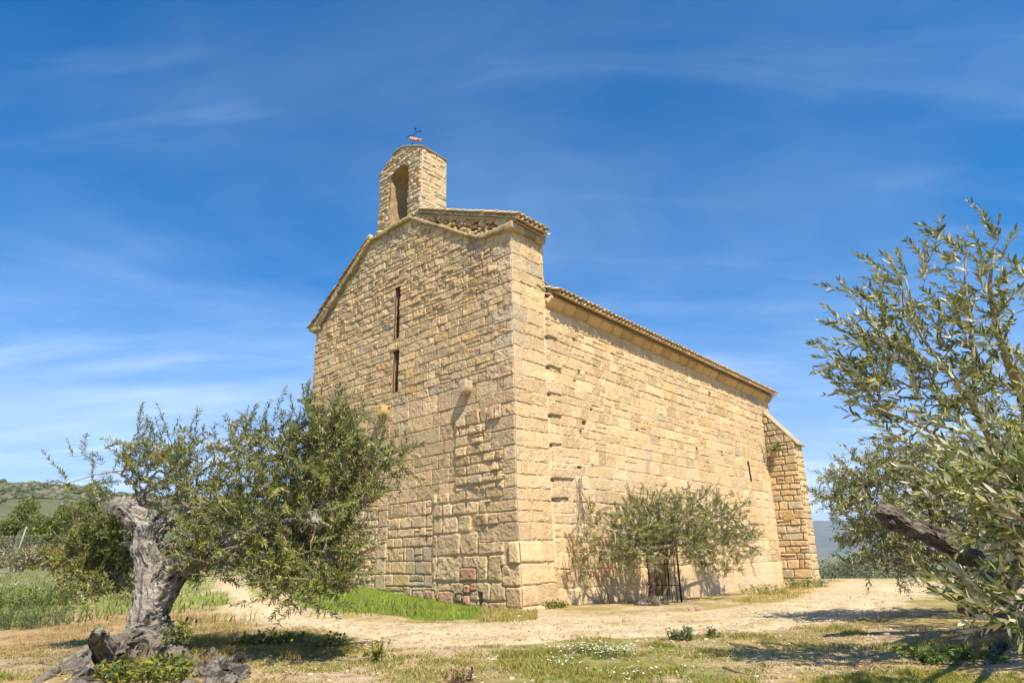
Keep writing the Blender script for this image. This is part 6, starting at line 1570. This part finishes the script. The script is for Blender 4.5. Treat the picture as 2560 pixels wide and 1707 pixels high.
BV, BF = box_grid((2, 2, 2)); BV = BV / np.linalg.norm(BV, axis=1, keepdims=True)
cx_ = np.stack([hx[ia, ir], hy[ia, ir], hz_[ia, ir]], 1) + np.c_[rs.normal(0, 1.5, (n, 2)), np.zeros(n)]
dens = fbm2(cx_[:, 0] * 0.015, cx_[:, 1] * 0.01, 44, 4) > -0.10
cx_ = cx_[dens]; n = len(cx_); rad = np.exp(rs.normal(0.02, 0.42, n)) * (1 + 0.7 * (rs.rand(n) < 0.05)) 
V_ = (BV[None] * (1 + rs.uniform(-.35, .35, (n, len(BV), 1))) * rad[:, None, None] * np.array((1.1, 1.1, 0.85)) + cx_[:, None] + np.array((0, 0, 0.4))).reshape(-1, 3)
Fb = (BF[None] + np.arange(n)[:, None, None] * len(BV)).reshape(-1, 4)
cc = np.array([(0.085, 0.10, 0.045), (0.13, 0.14, 0.085), (0.06, 0.075, 0.03), (0.16, 0.15, 0.10)])[rs.randint(4, size=n)] * rs.uniform(0.75, 1.25, (n, 1))
o = mesh('hill_scrub', V_, Fb, attr_mat('scrub', 0.3, 1.2, 5, 0.5, 0.3), None, np.repeat(cc, len(BV), axis=0)); stuff(o, 'grey-green scrub and olive groves covering the hillside on the left', 'scrub')
# mountain on the right
mk = [tan_el(*p) for p in [(1500, 1330), (1800, 1312), (2000, 1302), (2060, 1300), (2140, 1303), (2300, 1290), (2560, 1310), (3000, 1330), (3600, 1300)]]
AZ = np.linspace(0.1, 1.25, 260); te = np.interp(AZ, [q[1] for q in mk], [q[0] for q in mk]) + 0.002 * fbm2(AZ * 30, 0 * AZ, 4)
RR = np.linspace(5200, 9500, 60); az, r_ = np.meshgrid(AZ, RR, indexing='ij'); hx, hy = r_ * np.sin(az), r_ * np.cos(az)
hz_ = te[:, None] * 8600 * sstep(5000, 8600, r_) + 60 * fbm2(hx * 0.0012, hy * 0.0012, 9, 5) * sstep(5200, 6500, r_) * sstep(9000, 7800, r_) - 20
na_, nr_ = az.shape; k = np.arange(na_ - 1)[:, None] * nr_ + np.arange(nr_ - 1)[None]
o = mesh('mountain', np.stack([hx, hy, hz_], -1).reshape(-1, 3), np.stack([k, k + 1, k + nr_ + 1, k + nr_], -1).reshape(-1, 4)[:, ::-1], attr_mat('mountain_side', 0.3, 0.004, 0.02, 0.3, 5), None, np.tile((0.11, 0.12, 0.07), (na_ * nr_, 1))); o['kind'] = 'structure'

# ------------------------------------------------------------------ air between here and the mountains
V_, F_ = box_grid((1, 1, 1))
hm_, ht_, _n = new_mat('air'); ht_.nodes.clear()
ho = N(ht_, 'ShaderNodeOutputMaterial'); hv = N(ht_, 'ShaderNodeVolumePrincipled')
hv.inputs['Color'].default_value = (0.55, 0.70, 1.0, 1); hv.inputs['Density'].default_value = 6.5e-5; hv.inputs['Anisotropy'].default_value = 0.0
L(ht_, hv.outputs[0], ho.inputs['Volume'])
o = mesh('haze', V_ * np.array((9900, 7600, 330.0)) + np.array((1500, 6900, 230.0)), F_, hm_, None, None, False); o['kind'] = 'stuff'; o['label'] = 'thin bluish air that pales the far hills'; o['category'] = 'haze'

#==END==
